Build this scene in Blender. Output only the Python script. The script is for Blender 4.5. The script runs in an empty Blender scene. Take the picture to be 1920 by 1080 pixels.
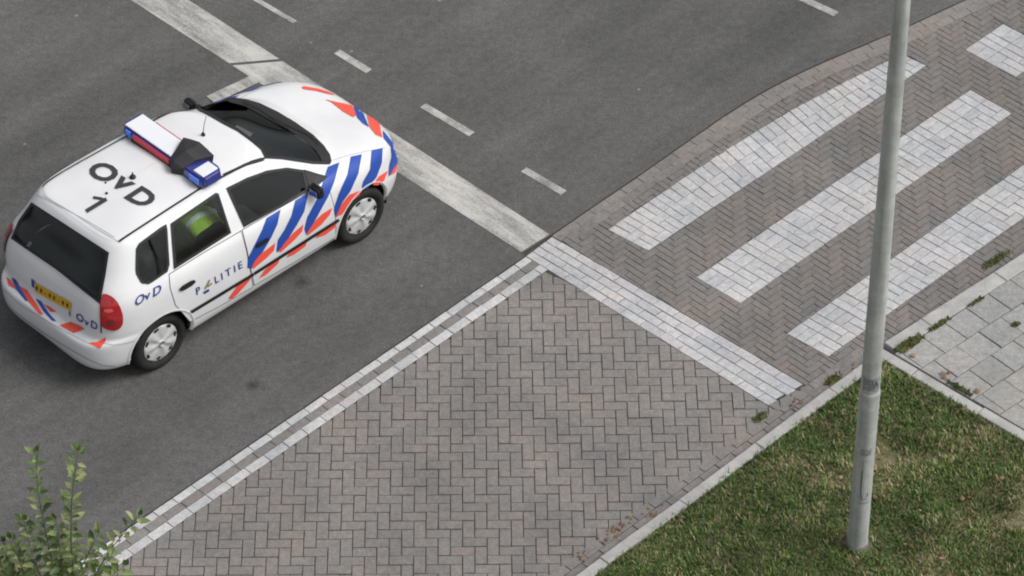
import bpy, bmesh, math, random
from mathutils import Vector, Matrix, noise
from mathutils.bvhtree import BVHTree
from mathutils.geometry import delaunay_2d_cdt
random.seed(7)
scene = bpy.context.scene

# ------------------------------------------------------------------ camera
FPX, PITCH, DIST = 7000.0, math.radians(42), 35.0        # focal length in px of a 1920 px wide frame
CAM = Vector((0, -DIST*math.cos(PITCH), DIST*math.sin(PITCH)))
cd = bpy.data.cameras.new('camera'); cam = bpy.data.objects.new('camera', cd)
scene.collection.objects.link(cam); scene.camera = cam
cd.sensor_width = 36; cd.lens = 36*FPX/1920; cd.clip_start = 0.5; cd.clip_end = 1500
cam.location = CAM; cam.rotation_euler = (math.pi/2-PITCH, 0, 0)
# ------------------------------------------------------------------ sky, sun, exposure (overcast day)
SUN_EL, SUN_AZ = math.radians(50), math.radians(100)      # azimuth clockwise from +Y
w = bpy.data.worlds.new('World'); scene.world = w; w.use_nodes = True
nt = w.node_tree; bg = nt.nodes['Background']
sky = nt.nodes.new('ShaderNodeTexSky'); sky.sky_type = 'NISHITA'; sky.sun_disc = False
sky.sun_elevation = SUN_EL; sky.sun_rotation = SUN_AZ; sky.air_density = 1.0; sky.dust_density = 4.0; sky.ozone_density = 1.0
hs = nt.nodes.new('ShaderNodeHueSaturation'); hs.inputs['Saturation'].default_value = 0.22
nt.links.new(sky.outputs[0], hs.inputs['Color']); nt.links.new(hs.outputs[0], bg.inputs['Color'])
bg.inputs['Strength'].default_value = 0.12
sl = bpy.data.lights.new('sun', 'SUN'); sl.energy = 1.35; sl.angle = math.radians(28); sl.color = (1, .97, .93)
so = bpy.data.objects.new('sun', sl); scene.collection.objects.link(so)
sd = Vector((math.sin(SUN_AZ)*math.cos(SUN_EL), math.cos(SUN_AZ)*math.cos(SUN_EL), math.sin(SUN_EL)))
so.rotation_euler = sd.to_track_quat('Z', 'Y').to_euler(); so.location = sd*40
vs = scene.view_settings; vs.view_transform = 'Standard'; vs.look = 'None'; vs.exposure = 0.4; vs.gamma = 1.0; vs.use_curve_mapping = False
scene.cycles.filter_width = 2.0

# ------------------------------------------------------------------ pixel <-> place
CF = Vector((0, math.cos(PITCH), -math.sin(PITCH))); CU = Vector((0, math.sin(PITCH), math.cos(PITCH)))
def ray(px, py): return (CF + Vector((1,0,0))*((px-960)/FPX) - CU*((py-540)/FPX)).normalized()
def gp(px, py, z=0.0):
    d = ray(px, py); p = CAM + d*((z-CAM.z)/d.z); return Vector((p.x, p.y))
def proj(p):
    d = Vector(p)-CAM; k = FPX/d.dot(CF); return (960+k*d.x, 540-k*d.dot(CU))
def inframe(p, m=0):
    x, y = proj(p); return -m < x < 1920+m and -m < y < 1080+m

# ------------------------------------------------------------------ materials
MATS = {}
def mat(name, col, rough=.6, metal=0., spec=.5, build=None, **kw):
    if name in MATS: return MATS[name]
    m = bpy.data.materials.new(name); m.use_nodes = True
    b = m.node_tree.nodes['Principled BSDF']
    b.inputs['Base Color'].default_value = (*col, 1); b.inputs['Roughness'].default_value = rough
    b.inputs['Metallic'].default_value = metal; b.inputs['Specular IOR Level'].default_value = spec
    for k, v in kw.items(): b.inputs[k.replace('_', ' ')].default_value = v
    if build: build(m.node_tree, b)
    MATS[name] = m; return m
def N(t, typ, **kw):
    n = t.nodes.new(typ)
    for k, v in kw.items(): setattr(n, k, v)
    return n
def coords(t, scale=(1,1,1), rot=0, obj=False):
    if obj: c = N(t, 'ShaderNodeTexCoord').outputs['Object']
    else: c = N(t, 'ShaderNodeNewGeometry').outputs['Position']
    m = N(t, 'ShaderNodeMapping', vector_type='TEXTURE'); m.inputs['Scale'].default_value = tuple(1/k for k in scale); m.inputs['Rotation'].default_value = (0,0,rot)
    t.links.new(c, m.inputs['Vector']); return m.outputs[0]
def noi(t, vec, scale, detail=4, rough=.6):
    n = N(t, 'ShaderNodeTexNoise'); n.inputs['Scale'].default_value = scale; n.inputs['Detail'].default_value = detail
    n.inputs['Roughness'].default_value = rough; t.links.new(vec, n.inputs['Vector']); return n.outputs[0]
def ramp(t, fac, stops):
    r = N(t, 'ShaderNodeValToRGB'); e = r.color_ramp.elements
    while len(e) < len(stops): e.new(.5)
    for el, (p, c) in zip(e, stops): el.position = p; el.color = (*c, 1) if len(c) == 3 else c
    t.links.new(fac, r.inputs[0]); return r.outputs[0]
def g3(v): return (v, v, v)
def mix(t, fac, a, b, mode='MIX'):
    n = N(t, 'ShaderNodeMix', data_type='RGBA', blend_type=mode)
    if isinstance(fac, float): n.inputs[0].default_value = fac
    else: t.links.new(fac, n.inputs[0])
    for s, v in ((6, a), (7, b)):
        if isinstance(v, tuple): n.inputs[s].default_value = (*v, 1)
        else: t.links.new(v, n.inputs[s])
    return n.outputs[2]
def bump(t, b, h, strength=.3, dist=.01):
    n = N(t, 'ShaderNodeBump'); n.inputs['Strength'].default_value = strength; n.inputs['Distance'].default_value = dist
    t.links.new(h, n.inputs['Height']); t.links.new(n.outputs[0], b.inputs['Normal'])

def asphalt_b(t, b):
    v = coords(t)
    base = ramp(t, noi(t, v, .42, 6, .65), [(.28, (.078,.0775,.076)), (.5, (.101,.100,.098)), (.72, (.122,.121,.118))])
    streak = ramp(t, noi(t, coords(t, (.22, 1.8, 1), math.radians(45)), 1.0, 4), [(.32, g3(.80)), (.68, g3(1.10))])
    grain = ramp(t, noi(t, v, 48, 3, .85), [(.25, g3(.55)), (.5, g3(1.0)), (.75, g3(1.55))])
    fine = ramp(t, noi(t, v, 13, 4, .75), [(.3, g3(.80)), (.7, g3(1.2))])
    c = mix(t, 1.0, mix(t, 1.0, mix(t, 1.0, base, streak, 'MULTIPLY'), grain, 'MULTIPLY'), fine, 'MULTIPLY')
    vo = N(t, 'ShaderNodeTexVoronoi'); vo.inputs['Scale'].default_value = .9; t.links.new(v, vo.inputs['Vector'])
    ds = N(t, 'ShaderNodeMath', operation='ADD'); t.links.new(vo.outputs['Distance'], ds.inputs[0])
    nz = N(t, 'ShaderNodeMath', operation='MULTIPLY'); t.links.new(noi(t, v, 9, 3), nz.inputs[0]); nz.inputs[1].default_value = .16
    t.links.new(nz.outputs[0], ds.inputs[1])
    spot = ramp(t, ds.outputs[0], [(.11, g3(.50)), (.18, g3(1.0))])
    vo2 = N(t, 'ShaderNodeTexVoronoi'); vo2.inputs['Scale'].default_value = 2.1; t.links.new(v, vo2.inputs['Vector'])
    gum = ramp(t, vo2.outputs['Distance'], [(.024, g3(.6)), (.042, g3(0))])
    c = mix(t, 1.0, c, spot, 'MULTIPLY'); c = mix(t, gum, c, (.30,.30,.29))
    t.links.new(c, b.inputs['Base Color']); bump(t, b, noi(t, v, 90, 2), .35, .006)
def brick_b(cols, dirt=.75):
    def f(t, b):
        v = coords(t)
        oi = N(t, 'ShaderNodeObjectInfo'); ge = N(t, 'ShaderNodeNewGeometry')
        a = N(t, 'ShaderNodeMath', operation='ADD'); t.links.new(oi.outputs['Random'], a.inputs[0]); t.links.new(ge.outputs['Random Per Island'], a.inputs[1])
        fr = N(t, 'ShaderNodeMath', operation='FRACT'); t.links.new(a.outputs[0], fr.inputs[0])
        n = len(cols); c = ramp(t, fr.outputs[0], [(i/max(1, n-1), k) for i, k in enumerate(cols)])
        big = ramp(t, noi(t, v, .8, 4), [(.3, g3(dirt)), (.7, g3(1.08))])
        gr = ramp(t, noi(t, v, 55, 4, .75), [(.25, g3(.72)), (.75, g3(1.25))])
        tint = ramp(t, noi(t, v, 1.7, 5, .7), [(.32, (.86,.90,.92)), (.5, (1.0,1.0,1.0)), (.68, (1.08,1.02,.98))])
        mid = ramp(t, noi(t, v, 16, 5, .75), [(.28, g3(.76)), (.72, g3(1.2))])
        c = mix(t, 1.0, mix(t, 1.0, mix(t, 1.0, mix(t, 1.0, c, big, 'MULTIPLY'), gr, 'MULTIPLY'), tint, 'MULTIPLY'), mid, 'MULTIPLY')
        t.links.new(c, b.inputs['Base Color']); bump(t, b, noi(t, v, 60, 3), .3, .006)
    return f
def worn_b(col, under, lo, hi, sc=(1,1,1), rot=0, s=5):
    def f(t, b):
        v = coords(t)
        n1 = noi(t, coords(t, sc, rot), s, 6, .7); n2 = noi(t, v, 45, 3, .8)
        ad = N(t, 'ShaderNodeMath', operation='MULTIPLY_ADD'); t.links.new(n2, ad.inputs[0]); ad.inputs[1].default_value = .45; t.links.new(n1, ad.inputs[2])
        k = ramp(t, ad.outputs[0], [(lo, g3(0)), (hi, g3(1))])
        c = mix(t, k, under, col)
        c = mix(t, 1.0, c, ramp(t, noi(t, v, 2.5, 4), [(.3, g3(.8)), (.7, g3(1.05))]), 'MULTIPLY')
        t.links.new(c, b.inputs['Base Color']); bump(t, b, n2, .25, .004)
    return f
def speck_b(lo, hi, s1=6, s2=60, bs=.2, obj=False):
    def f(t, b):
        v = coords(t, obj=obj)
        c = ramp(t, noi(t, v, s1, 5, .65), [(.3, lo), (.7, hi)])
        c = mix(t, 1.0, c, ramp(t, noi(t, v, s2, 3, .7), [(.3, g3(.82)), (.7, g3(1.15))]), 'MULTIPLY')
        t.links.new(c, b.inputs['Base Color']); bump(t, b, noi(t, v, s2, 3), bs, .005)
    return f
M_ASPH = mat('asphalt', (.1,.1,.1), .9, build=asphalt_b, spec=.25)
M_BAY = mat('brown_grey_brick', (.2,.18,.17), .9, spec=.25, build=brick_b([(.198,.186,.177), (.212,.200,.189), (.220,.203,.192), (.206,.197,.188), (.217,.207,.197), (.224,.202,.190), (.202,.192,.183)], .82))
M_CROSS = mat('crossing_brick', (.2,.18,.17), .9, spec=.25, build=brick_b([(.165,.156,.148), (.18,.169,.159), (.19,.173,.163), (.175,.167,.158), (.185,.176,.167), (.195,.172,.161), (.17,.161,.152)], .85))
M_DUST = mat('dusty_brick', (.26,.24,.22), .9, spec=.2, build=brick_b([(.20,.188,.176), (.215,.203,.191), (.225,.205,.192), (.208,.198,.187)], .85))
M_WB = mat('white_brick', (.55,.55,.55), .85, spec=.3, build=brick_b([(.39,.39,.40), (.44,.44,.45), (.475,.475,.48), (.415,.415,.425), (.46,.46,.46)], .84))
M_LINE = mat('white_line_brick', (.5,.5,.5), .85, spec=.3, build=brick_b([(.42,.42,.425), (.48,.48,.485), (.53,.53,.53), (.46,.46,.465)], .8))
M_SAND = mat('joint_sand', (.05,.046,.042), .95, spec=.1, build=speck_b((.045,.042,.037), (.10,.092,.08), 2, 50))
M_PAINT = mat('worn_road_paint', (.6,.6,.6), .8, spec=.3, build=worn_b((.49,.48,.455), (.14,.138,.132), .53, .82, (.5, 2.6, 1), math.radians(-45), 2.0))
M_DASH = mat('dash_paint', (.6,.6,.6), .8, spec=.3, build=worn_b((.46,.45,.43), (.13,.128,.125), .46, .86, (1,1,1), 0, 5))
M_KERB = mat('kerb_concrete', (.4,.4,.39), .9, spec=.25, build=speck_b((.29,.285,.272), (.43,.425,.41), 5, 70))
M_TILE = mat('pavement_tile', (.38,.38,.37), .9, spec=.25, build=brick_b([(.28,.278,.268), (.31,.308,.297), (.335,.333,.32), (.295,.293,.285)], .85))
M_SOIL = mat('verge_soil', (.08,.07,.04), .95, spec=.1, build=speck_b((.062,.078,.030), (.19,.165,.10), 2.6, 40, .5))
M_GROUND = mat('far_ground', (.08,.085,.05), .95, spec=.1, build=speck_b((.06,.07,.03), (.09,.09,.05), 1.5, 30))

# ------------------------------------------------------------------ builders
col = scene.collection
def link(o, parent=None):
    col.objects.link(o)
    if parent: o.parent = parent
    return o
def mesh(name, v, f, smooth=False):
    me = bpy.data.meshes.new(name); me.from_pydata([tuple(p) for p in v], [], f); me.validate(); me.update()
    if smooth: me.polygons.foreach_set('use_smooth', [True]*len(me.polygons))
    return me
def ob(name, v, f, m, parent=None, smooth=False, loc=None):
    me = mesh(name, v, f, smooth); me.materials.append(m)
    o = bpy.data.objects.new(name, me)
    if loc: o.location = loc
    return link(o, parent)
def empty(name, loc=(0,0,0), rz=0):
    o = bpy.data.objects.new(name, None); o.location = loc; o.rotation_euler = (0,0,rz); o.empty_display_size = .2
    return link(o)
def tag(o, label=None, cat=None, group=None, kind=None):
    for k, x in (('label', label), ('category', cat), ('group', group), ('kind', kind)):
        if x: o[k] = x
    return o
def bmobj(name, bm, m, parent=None, smooth=False, loc=None):
    me = bpy.data.meshes.new(name); bm.to_mesh(me); bm.free(); me.materials.append(m)
    if smooth: me.polygons.foreach_set('use_smooth', [True]*len(me.polygons))
    o = bpy.data.objects.new(name, me)
    if loc: o.location = loc
    return link(o, parent)
def rbox(name, c, s, m, parent=None, bev=.01, seg=2, rot=None, taper=None):
    bm = bmesh.new(); bmesh.ops.create_cube(bm, size=1)
    for q in bm.verts:
        k = taper if (taper and q.co.z > 0) else (1, 1)
        q.co = Vector((q.co.x*s[0]*k[0], q.co.y*s[1]*k[1], q.co.z*s[2]))
    bmesh.ops.bevel(bm, geom=bm.edges[:], offset=bev, segments=seg, affect='EDGES', profile=.6)
    if rot: bmesh.ops.rotate(bm, verts=bm.verts, cent=(0,0,0), matrix=rot)
    bmesh.ops.translate(bm, verts=bm.verts, vec=c)
    return bmobj(name, bm, m, parent, smooth=bev > .015)
def tube(v, f, pts, rads, n=8, cap=True):
    base = len(v); up = Vector((0,0,1))
    for i, p in enumerate(pts):
        a = pts[max(0, i-1)]; b = pts[min(len(pts)-1, i+1)]; d = (Vector(b)-Vector(a)).normalized()
        s = d.cross(up if abs(d.z) < .95 else Vector((1,0,0))).normalized(); q = s.cross(d)
        for k in range(n):
            an = 2*math.pi*k/n; v.append(Vector(p)+(s*math.cos(an)+q*math.sin(an))*rads[i])
    for i in range(len(pts)-1):
        for k in range(n):
            a = base+i*n+k; b = base+i*n+(k+1) % n; f.append((a, b, b+n, a+n))
    if cap:
        f.append(tuple(base+k for k in range(n))[::-1]); f.append(tuple(base+(len(pts)-1)*n+k for k in range(n)))

# ---- polygons on the ground (lists of 2D Vectors, counter-clockwise)
def area(p): return .5*sum(p[i].x*p[(i+1) % len(p)].y-p[(i+1) % len(p)].x*p[i].y for i in range(len(p)))
def ccw(p): return p if area(p) > 0 else p[::-1]
def hull(p):
    p = sorted(p, key=lambda q: (q.x, q.y)); o = []
    for seq in (p, p[::-1]):
        h = []
        for q in seq:
            while len(h) > 1 and (h[-1].x-h[-2].x)*(q.y-h[-2].y)-(h[-1].y-h[-2].y)*(q.x-h[-2].x) <= 1e-9: h.pop()
            h.append(q)
        o += h[:-1]
    return o
def clip_half(p, a, b, keep_left=True):
    s = 1 if keep_left else -1; d = b-a; out = []
    side = lambda q: s*(d.x*(q.y-a.y)-d.y*(q.x-a.x))
    for i in range(len(p)):
        q, r = p[i], p[(i+1) % len(p)]; x, y = side(q), side(r)
        if x >= 0: out.append(q)
        if (x > 0 and y < 0) or (x < 0 and y > 0): out.append(q+(r-q)*(x/(x-y)))
    return out
def clip_poly(p, c):
    for i in range(len(c)):
        if len(p) < 3: return []
        p = clip_half(p, c[i], c[(i+1) % len(c)])
    return p
def minus(p, c):
    if len(clip_poly(p, c)) < 3 or abs(area(clip_poly(p, c))) < 1e-6: return [p]
    out = []; rest = p
    for i in range(len(c)):
        a, b = c[i], c[(i+1) % len(c)]
        o = clip_half(rest, a, b, False)
        if len(o) > 2 and abs(area(o)) > 1e-6: out.append(o)
        rest = clip_half(rest, a, b)
        if len(rest) < 3: break
    return out
def shrink(p, d):
    n = len(p); out = []
    for i in range(n):
        a, b, c = p[i-1], p[i], p[(i+1) % n]
        e1 = (b-a); e2 = (c-b)
        if e1.length < 1e-6 or e2.length < 1e-6: out.append(b); continue
        n1 = Vector((-e1.y, e1.x)).normalized(); n2 = Vector((-e2.y, e2.x)).normalized()
        m = n1+n2
        if m.length < .3: m = n1
        k = d/max(.35, m.length_squared/2); out.append(b+m*(k/2)*1.0)
    return out
def dedupe(p, e=.004):
    o = []
    for q in p:
        if not o or (q-o[-1]).length > e: o.append(q)
    if len(o) > 1 and (o[0]-o[-1]).length < e: o.pop()
    return o
def slab(p, zt, depth, bev):
    """verts, faces of a slab: flat top, bevelled edge, sides"""
    n = len(p); q = shrink(p, bev*2)
    v = [(a.x, a.y, zt) for a in q]+[(a.x, a.y, zt-bev*.8) for a in p]+[(a.x, a.y, zt-depth) for a in p]
    f = [tuple(range(n))]
    for i in range(n):
        j = (i+1) % n
        f.append((i, i+n, j+n, j)); f.append((i+n, i+2*n, j+2*n, j+n))
    return v, f
class Paving:
    """a field of pieces: the ones that show largest become objects, the rest one joined part"""
    def __init__(s, parent, m, name, gap=.0035, depth=.06, bev=.0035, zt=0., limit=300, jit=.003, tilt=.01):
        s.parent, s.m, s.name, s.gap, s.depth, s.bev, s.zt, s.limit, s.jit, s.tilt = parent, m, name, gap, depth, bev, zt, limit, jit, tilt
        s.items = []
    def add(s, poly, minarea=.0012):
        p = dedupe(ccw(poly))
        if len(p) < 3 or area(p) < minarea: return
        p = dedupe(shrink(p, s.gap*2))
        if len(p) < 3 or area(p) < minarea*.6: return
        s.items.append(p)
    def build(s):
        cache = {}; rest_v, rest_f = [], []
        def cen(p): return sum(p, Vector((0,0)))/len(p)
        def score(p):
            c = cen(p); d = (Vector((c.x, c.y, 0))-CAM).length
            return (1 if inframe((c.x, c.y, 0), 5) else 0, area(p)/d**3)
        s.items.sort(key=score, reverse=True)
        for i, p in enumerate(s.items):
            c = cen(p); dz = random.gauss(0, s.jit*.5); r = [q-c for q in p]
            if i < s.limit and inframe((c.x, c.y, 0), 30):
                key = tuple(round(k, 3) for q in r for k in q)
                me = cache.get(key)
                if not me:
                    v, f = slab(r, 0, s.depth, s.bev); me = mesh(s.name, v, f); me.materials.append(s.m); cache[key] = me
                o = bpy.data.objects.new(s.name, me); o.location = (c.x, c.y, s.zt+dz)
                o.rotation_euler = (random.gauss(0, s.tilt*.5), random.gauss(0, s.tilt*.5), random.gauss(0, .006)); link(o, s.parent)
            else:
                v, f = slab(p, s.zt+dz, s.depth, s.bev); b = len(rest_v); rest_v += v; rest_f += [tuple(k+b for k in q) for q in f]
        if rest_v:
            o = ob(s.name+'_field', rest_v, rest_f, s.m, s.parent); o['kind'] = 'stuff'
def struct(name, poly, z, m, parent=None):
    p = ccw(poly); o = ob(name, [(q.x, q.y, z) for q in p], [tuple(range(len(p)))], m, parent)
    if not parent: o['kind'] = 'structure'
    return o
V2 = lambda x, y: Vector((x, y))
def px_poly(l, z=0): return [gp(x, y, z) for x, y in l]
def herringbone(pv, region, origin, ang, a, holes=(), nn=2):
    """2:1 herringbone of pitch a inside a convex region, minus convex holes"""
    region = hull(region); holes = [hull(h) for h in holes]
    cx = V2(math.cos(ang), math.sin(ang)); cy = V2(-cx.y, cx.x)
    loc = [((q-origin).dot(cx)/a, (q-origin).dot(cy)/a) for q in region]
    i0, i1 = int(min(x for x, y in loc))-4, int(max(x for x, y in loc))+4
    j0, j1 = int(min(y for x, y in loc))-4, int(max(y for x, y in loc))+4
    for i in range(i0, i1):
        for j in range(j0, j1):
            if (i-j) % (2*nn) == 0: cells = (nn, 1)          # this cell starts a brick one way
            elif (i-j) % (2*nn) == 2*nn-1: cells = (1, nn)   # or the other
            else: continue
            x, y = i, j
            q = [origin+cx*(a*X)+cy*(a*Y) for X, Y in ((x, y), (x+cells[0], y), (x+cells[0], y+cells[1]), (x, y+cells[1]))]
            q = clip_poly(q, region)
            if len(q) < 3: continue
            ps = [q]
            for h in holes: ps = [r for p in ps for r in minus(p, h)]
            for p in ps: pv.add(p)
def bil(quad, s, t):        # quad a b c d: a->b along s, a->d along t
    a, b, c, d = quad
    return (a*(1-s)+b*s)*(1-t)+(d*(1-s)+c*s)*t
def course(pv, a, b, width, length, side=1, offset=0., phase=0., hole=None):
    """one row of pieces from a to b, lying to the left (side=1) or right of it"""
    d = (b-a); L = d.length; d.normalize(); n = V2(-d.y, d.x)*side
    x = -phase*length
    while x < L-.01:
        x0, x1 = max(0, x), min(L, x+length)
        if x1-x0 > .03:
            p = a+n*offset
            q = [p+d*x0, p+d*x1, p+d*x1+n*width, p+d*x0+n*width]
            for r in (minus(ccw(q), hull(hole)) if hole else [q]): pv.add(r)
        x += length

# ------------------------------------------------------------------ ground, road
B = 160.0
tag(ob('ground', [(-B,-B,-.09), (B,-B,-.09), (B,B,-.09), (-B,B,-.09)], [(0,1,2,3)], M_GROUND), kind='structure')
e0, e1 = gp(985, 480), gp(165, 1040)
edir = (e1-e0).normalized()                                     # edge line, running to the lower left
e_far = e0+edir*14
J = gp(1033, 441)
curve_px = [(1033,441), (1110,388), (1200,327), (1300,257), (1400,190), (1500,136), (1600,92), (1700,50), (1790,8), (1900,-38), (2050,-90), (2300,-160)]
cpt = px_poly(curve_px); curve = []
for i in range(len(cpt)-1):                                     # smooth line through the points
    p0, p1, p2, p3 = cpt[max(0, i-1)], cpt[i], cpt[i+1], cpt[min(len(cpt)-1, i+2)]
    for k in range(6):
        t = k/6; curve.append((p1*2+(p2-p0)*t+(p0*2-p1*5+p2*4-p3)*t*t+(p1*3-p0-p2*3+p3)*t*t*t)*.5)
curve.append(cpt[-1])
road = [V2(-B, -30), e_far+edir*6, e0, gp(981, 475), J]+curve[1:]+[V2(14, 9.0), V2(B, 60), V2(B, B), V2(-B, B)]
struct('road', road, 0, M_ASPH)

# stop line painted on the asphalt, give-way dashes, old edge marks
su0, su1 = gp(1030, 440), gp(353, 0); sl0, sl1 = gp(977, 473), gp(245, 0)
for t0, t1 in ((0, .724), (.733, 1.5)):
    struct('stop_line_paint', [su0+(su1-su0)*t0, su0+(su1-su0)*t1, sl0+(sl1-sl0)*t1, sl0+(sl1-sl0)*t0], .004, M_PAINT)
def dash(a, b, wid, m=M_DASH, z=.004):
    a, b = gp(*a), gp(*b); d = (b-a).normalized(); n = V2(-d.y, d.x)*(wid/2)
    struct('lane_dash', [a-n, b-n, b+n, a+n], z, m)
dash((478,-2), (553,42), .06); dash((632,97), (692,134), .085); dash((793,198), (885,252), .085); dash((982,318), (1057,362), .085)
dash((1497,-6), (1568,27), .09); dash((390,-52), (452,-14), .08)
dash((535,122), (395,188), .14, M_PAINT, .008)

# ------------------------------------------------------------------ brick paving
sand_poly = [e_far, e0, gp(981,475), J]+curve[1:]+[V2(12, 7), V2(12, -14), V2(-4, -14)]
struct('joint_bed', sand_poly, -.009, M_SAND)
n_in = V2(-edir.y, edir.x)                                      # towards the parking bay
if n_in.dot(gp(1000, 800)-e0) < 0: n_in = -n_in
side_in = 1 if n_in.dot(V2(-edir.y, edir.x)) > 0 else -1
W1, WG, W2 = .085, .09, .10
stop = [gp(986,480), gp(1440,760), gp(1510,722), gp(1035,443)]
def line_of(off, mt, nm, width, ln, ph, head):
    root = empty(nm, (0,0,0)); root['kind'] = 'structure'
    pv = Paving(root, mt, 'brick', bev=.004, gap=.003)
    course(pv, e0+edir*head, e0+edir*9.5, width, ln, side_in, off, ph, stop if head else None); pv.build()
line_of(.007, M_LINE, 'edge_line', W1, .228, .3, .0)
line_of(.007+W1, M_BAY, 'edge_course', WG, .215, .55, -.14)
line_of(.007+W1+WG, M_LINE, 'edge_line', W2, .232, .8, -.2)
BAYOFF = .009+W1+WG+W2
# stop line of white bricks
root = empty('stop_line'); root['kind'] = 'structure'
pv = Paving(root, M_WB, 'brick', bev=.004)
nb = 12.6
for r in range(4):
    x = -.5 if r % 2 else 0.
    while x < nb-.05:
        s0, s1 = max(0, x)/nb, min(nb, x+1)/nb
        if s1-s0 > .02: pv.add([bil(stop, s0, r/4), bil(stop, s1, r/4), bil(stop, s1, (r+1)/4), bil(stop, s0, (r+1)/4)])
        x += 1
pv.build()
# kerb line between bay and verge (top at KZ)
KZ = .07
k0, k1 = gp(1079, 1078, KZ), gp(1648, 657, KZ); kd = (k0-k1).normalized()
kfar = k1+kd*16; kn = V2(-kd.y, kd.x)
if kn.dot(gp(800, 800)-k1) < 0: kn = -kn                         # points to the bay
kside = 1 if kn.dot(V2(-kd.y, kd.x)) > 0 else -1
GUT = .21
# parking bay, herringbone at 45 degrees to its edges
b0 = e0+n_in*BAYOFF+edir*.05
bay = [gp(1021,508), gp(1506,736), k1+kn*GUT+kd*1.0, k1+kn*GUT+kd*9.2, e0+n_in*BAYOFF+edir*9.4]
bay = ccw(bay)
root = empty('parking_bay'); root['kind'] = 'structure'
pv = Paving(root, M_BAY, 'brick', gap=.0036, jit=.005, tilt=.02)
herringbone(pv, bay, gp(1000, 800), math.radians(.6), .1065, [stop])
pv.build()
root = empty('gutter_course'); root['kind'] = 'structure'
pv = Paving(root, M_BAY, 'brick')
for r in range(2): course(pv, k1+kd*.02, k1+kd*9.5, .102, .213, kside, .008+r*.102, .4*r+.2)
pv.build()
# zebra crossing
def zebra(quad, nu, taper=None):
    root = empty('zebra_stripe'); root['kind'] = 'structure'
    pv = Paving(root, M_WB, 'brick', gap=.003, bev=.004)
    def put(u0, u1, t0, t1): pv.add([bil(quad, u0/nu, t0/5), bil(quad, u1/nu, t0/5), bil(quad, u1/nu, t1/5), bil(quad, u0/nu, t1/5)], .0008)
    k = 0
    for u in range(0, nu, 2):
        e = min(nu, u+2)
        if k % 2 == 0:
            put(u, e, 0, 1); put(u, e, 1, 2); put(u, e, 2, 3)
            put(u, u+1, 3, 5)
            if u+1 < e: put(u+1, e, 3, 5)
        else:
            put(u, u+1, 0, 2); put(u, u+1, 2, 4)
            if u+1 < e: put(u+1, e, 0, 2); put(u+1, e, 2, 4)
            put(u, e, 4, 5)
        k += 1
    pv.build()
Z2 = px_poly([(1305,520), (1820,167), (1897,212), (1388,568)])
Z3 = px_poly([(1475,625), (2040,222), (2118,266), (1553,668)])
Z4 = px_poly([(1809,93), (1881,44), (1976,95), (1904,144)])
for q in (Z2, Z3, Z4): zebra(q, max(2, round((q[1]-q[0]).length/.1)))
# the stripe beside the road tapers along the curve: outer headers, inner pattern
up = px_poly([(1140,430), (1240,361), (1360,281), (1480,208), (1590,150), (1690,101)]); lo = px_poly([(1215,470), (1309,407), (1418,335), (1535,257), (1640,187), (1737,122)])
root = empty('zebra_stripe'); root['kind'] = 'structure'
pv = Paving(root, M_WB, 'brick', gap=.003, bev=.004)
def at_poly(pl, s):
    s = max(0, min(.99999, s))*(len(pl)-1); i = int(s); return pl[i].lerp(pl[i+1], s-i)
nu = 40
for k in range(nu):
    def Q(t0, t1, k0=k, k1=k+1): 
        a0, a1, c0, c1 = at_poly(up, k0/nu), at_poly(up, k1/nu), at_poly(lo, k0/nu), at_poly(lo, k1/nu)
        return [a0.lerp(c0, t0), a1.lerp(c1, t0), a1.lerp(c1, t1), a0.lerp(c0, t1)]
    pv.add(Q(0, .4), .0008)
    if k % 4 < 2:
        if k % 2 == 0: pv.add(Q(.4, .6, k, k+2), .0008)
        pv.add(Q(.6, 1), .0008)
    else:
        pv.add(Q(.4, .8), .0008)
        if k % 2 == 0: pv.add(Q(.8, 1, k, k+2), .0008)
pv.build()
Z1 = up[:1]+lo+up[:0:-1]
Z1 = [up[0], lo[0], lo[-1], up[-1], up[3], up[1]]
# two courses following the curved road edge
root = empty('edge_course'); root['kind'] = 'structure'
pv = Paving(root, M_DUST, 'brick', gap=.002, bev=.003)
fine = []
for i in range(len(curve)-1):
    n = max(1, int((curve[i+1]-curve[i]).length/.05))
    fine += [curve[i].lerp(curve[i+1], k/n) for k in range(n)]
fine.append(curve[-1])
def off(i, d):
    a, b = fine[max(0, i-3)], fine[min(len(fine)-1, i+3)]; t = (b-a).normalized(); return fine[i]+V2(t.y, -t.x)*d
for r in range(2):
    i = 2 if r else 0
    while i+4 < len(fine):
        pv.add([off(i, .009+r*.1), off(i+4, .009+r*.1), off(i+4, .112+r*.1), off(i, .112+r*.1)]); i += 4
pv.build()
inner = [off(i, .214) for i in range(0, len(fine), 6)]
# brown bricks of the crossing, laid in herringbone along it
cross = ccw([gp(1040,446)]+[p for p in inner[1:]]+[V2(11, 5.5), gp(2400, 185), gp(1530, 748), gp(1510, 722)])
root = empty('crossing_paving'); root['kind'] = 'structure'
pv = Paving(root, M_CROSS, 'brick', gap=.0026, bev=.003)
ur = gp(1897,212)-gp(1388,568)
herringbone(pv, cross, gp(1388,568), math.atan2(ur.y, ur.x), .069, [Z1, Z2, Z3, Z4, stop], 3)
pv.build()

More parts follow.
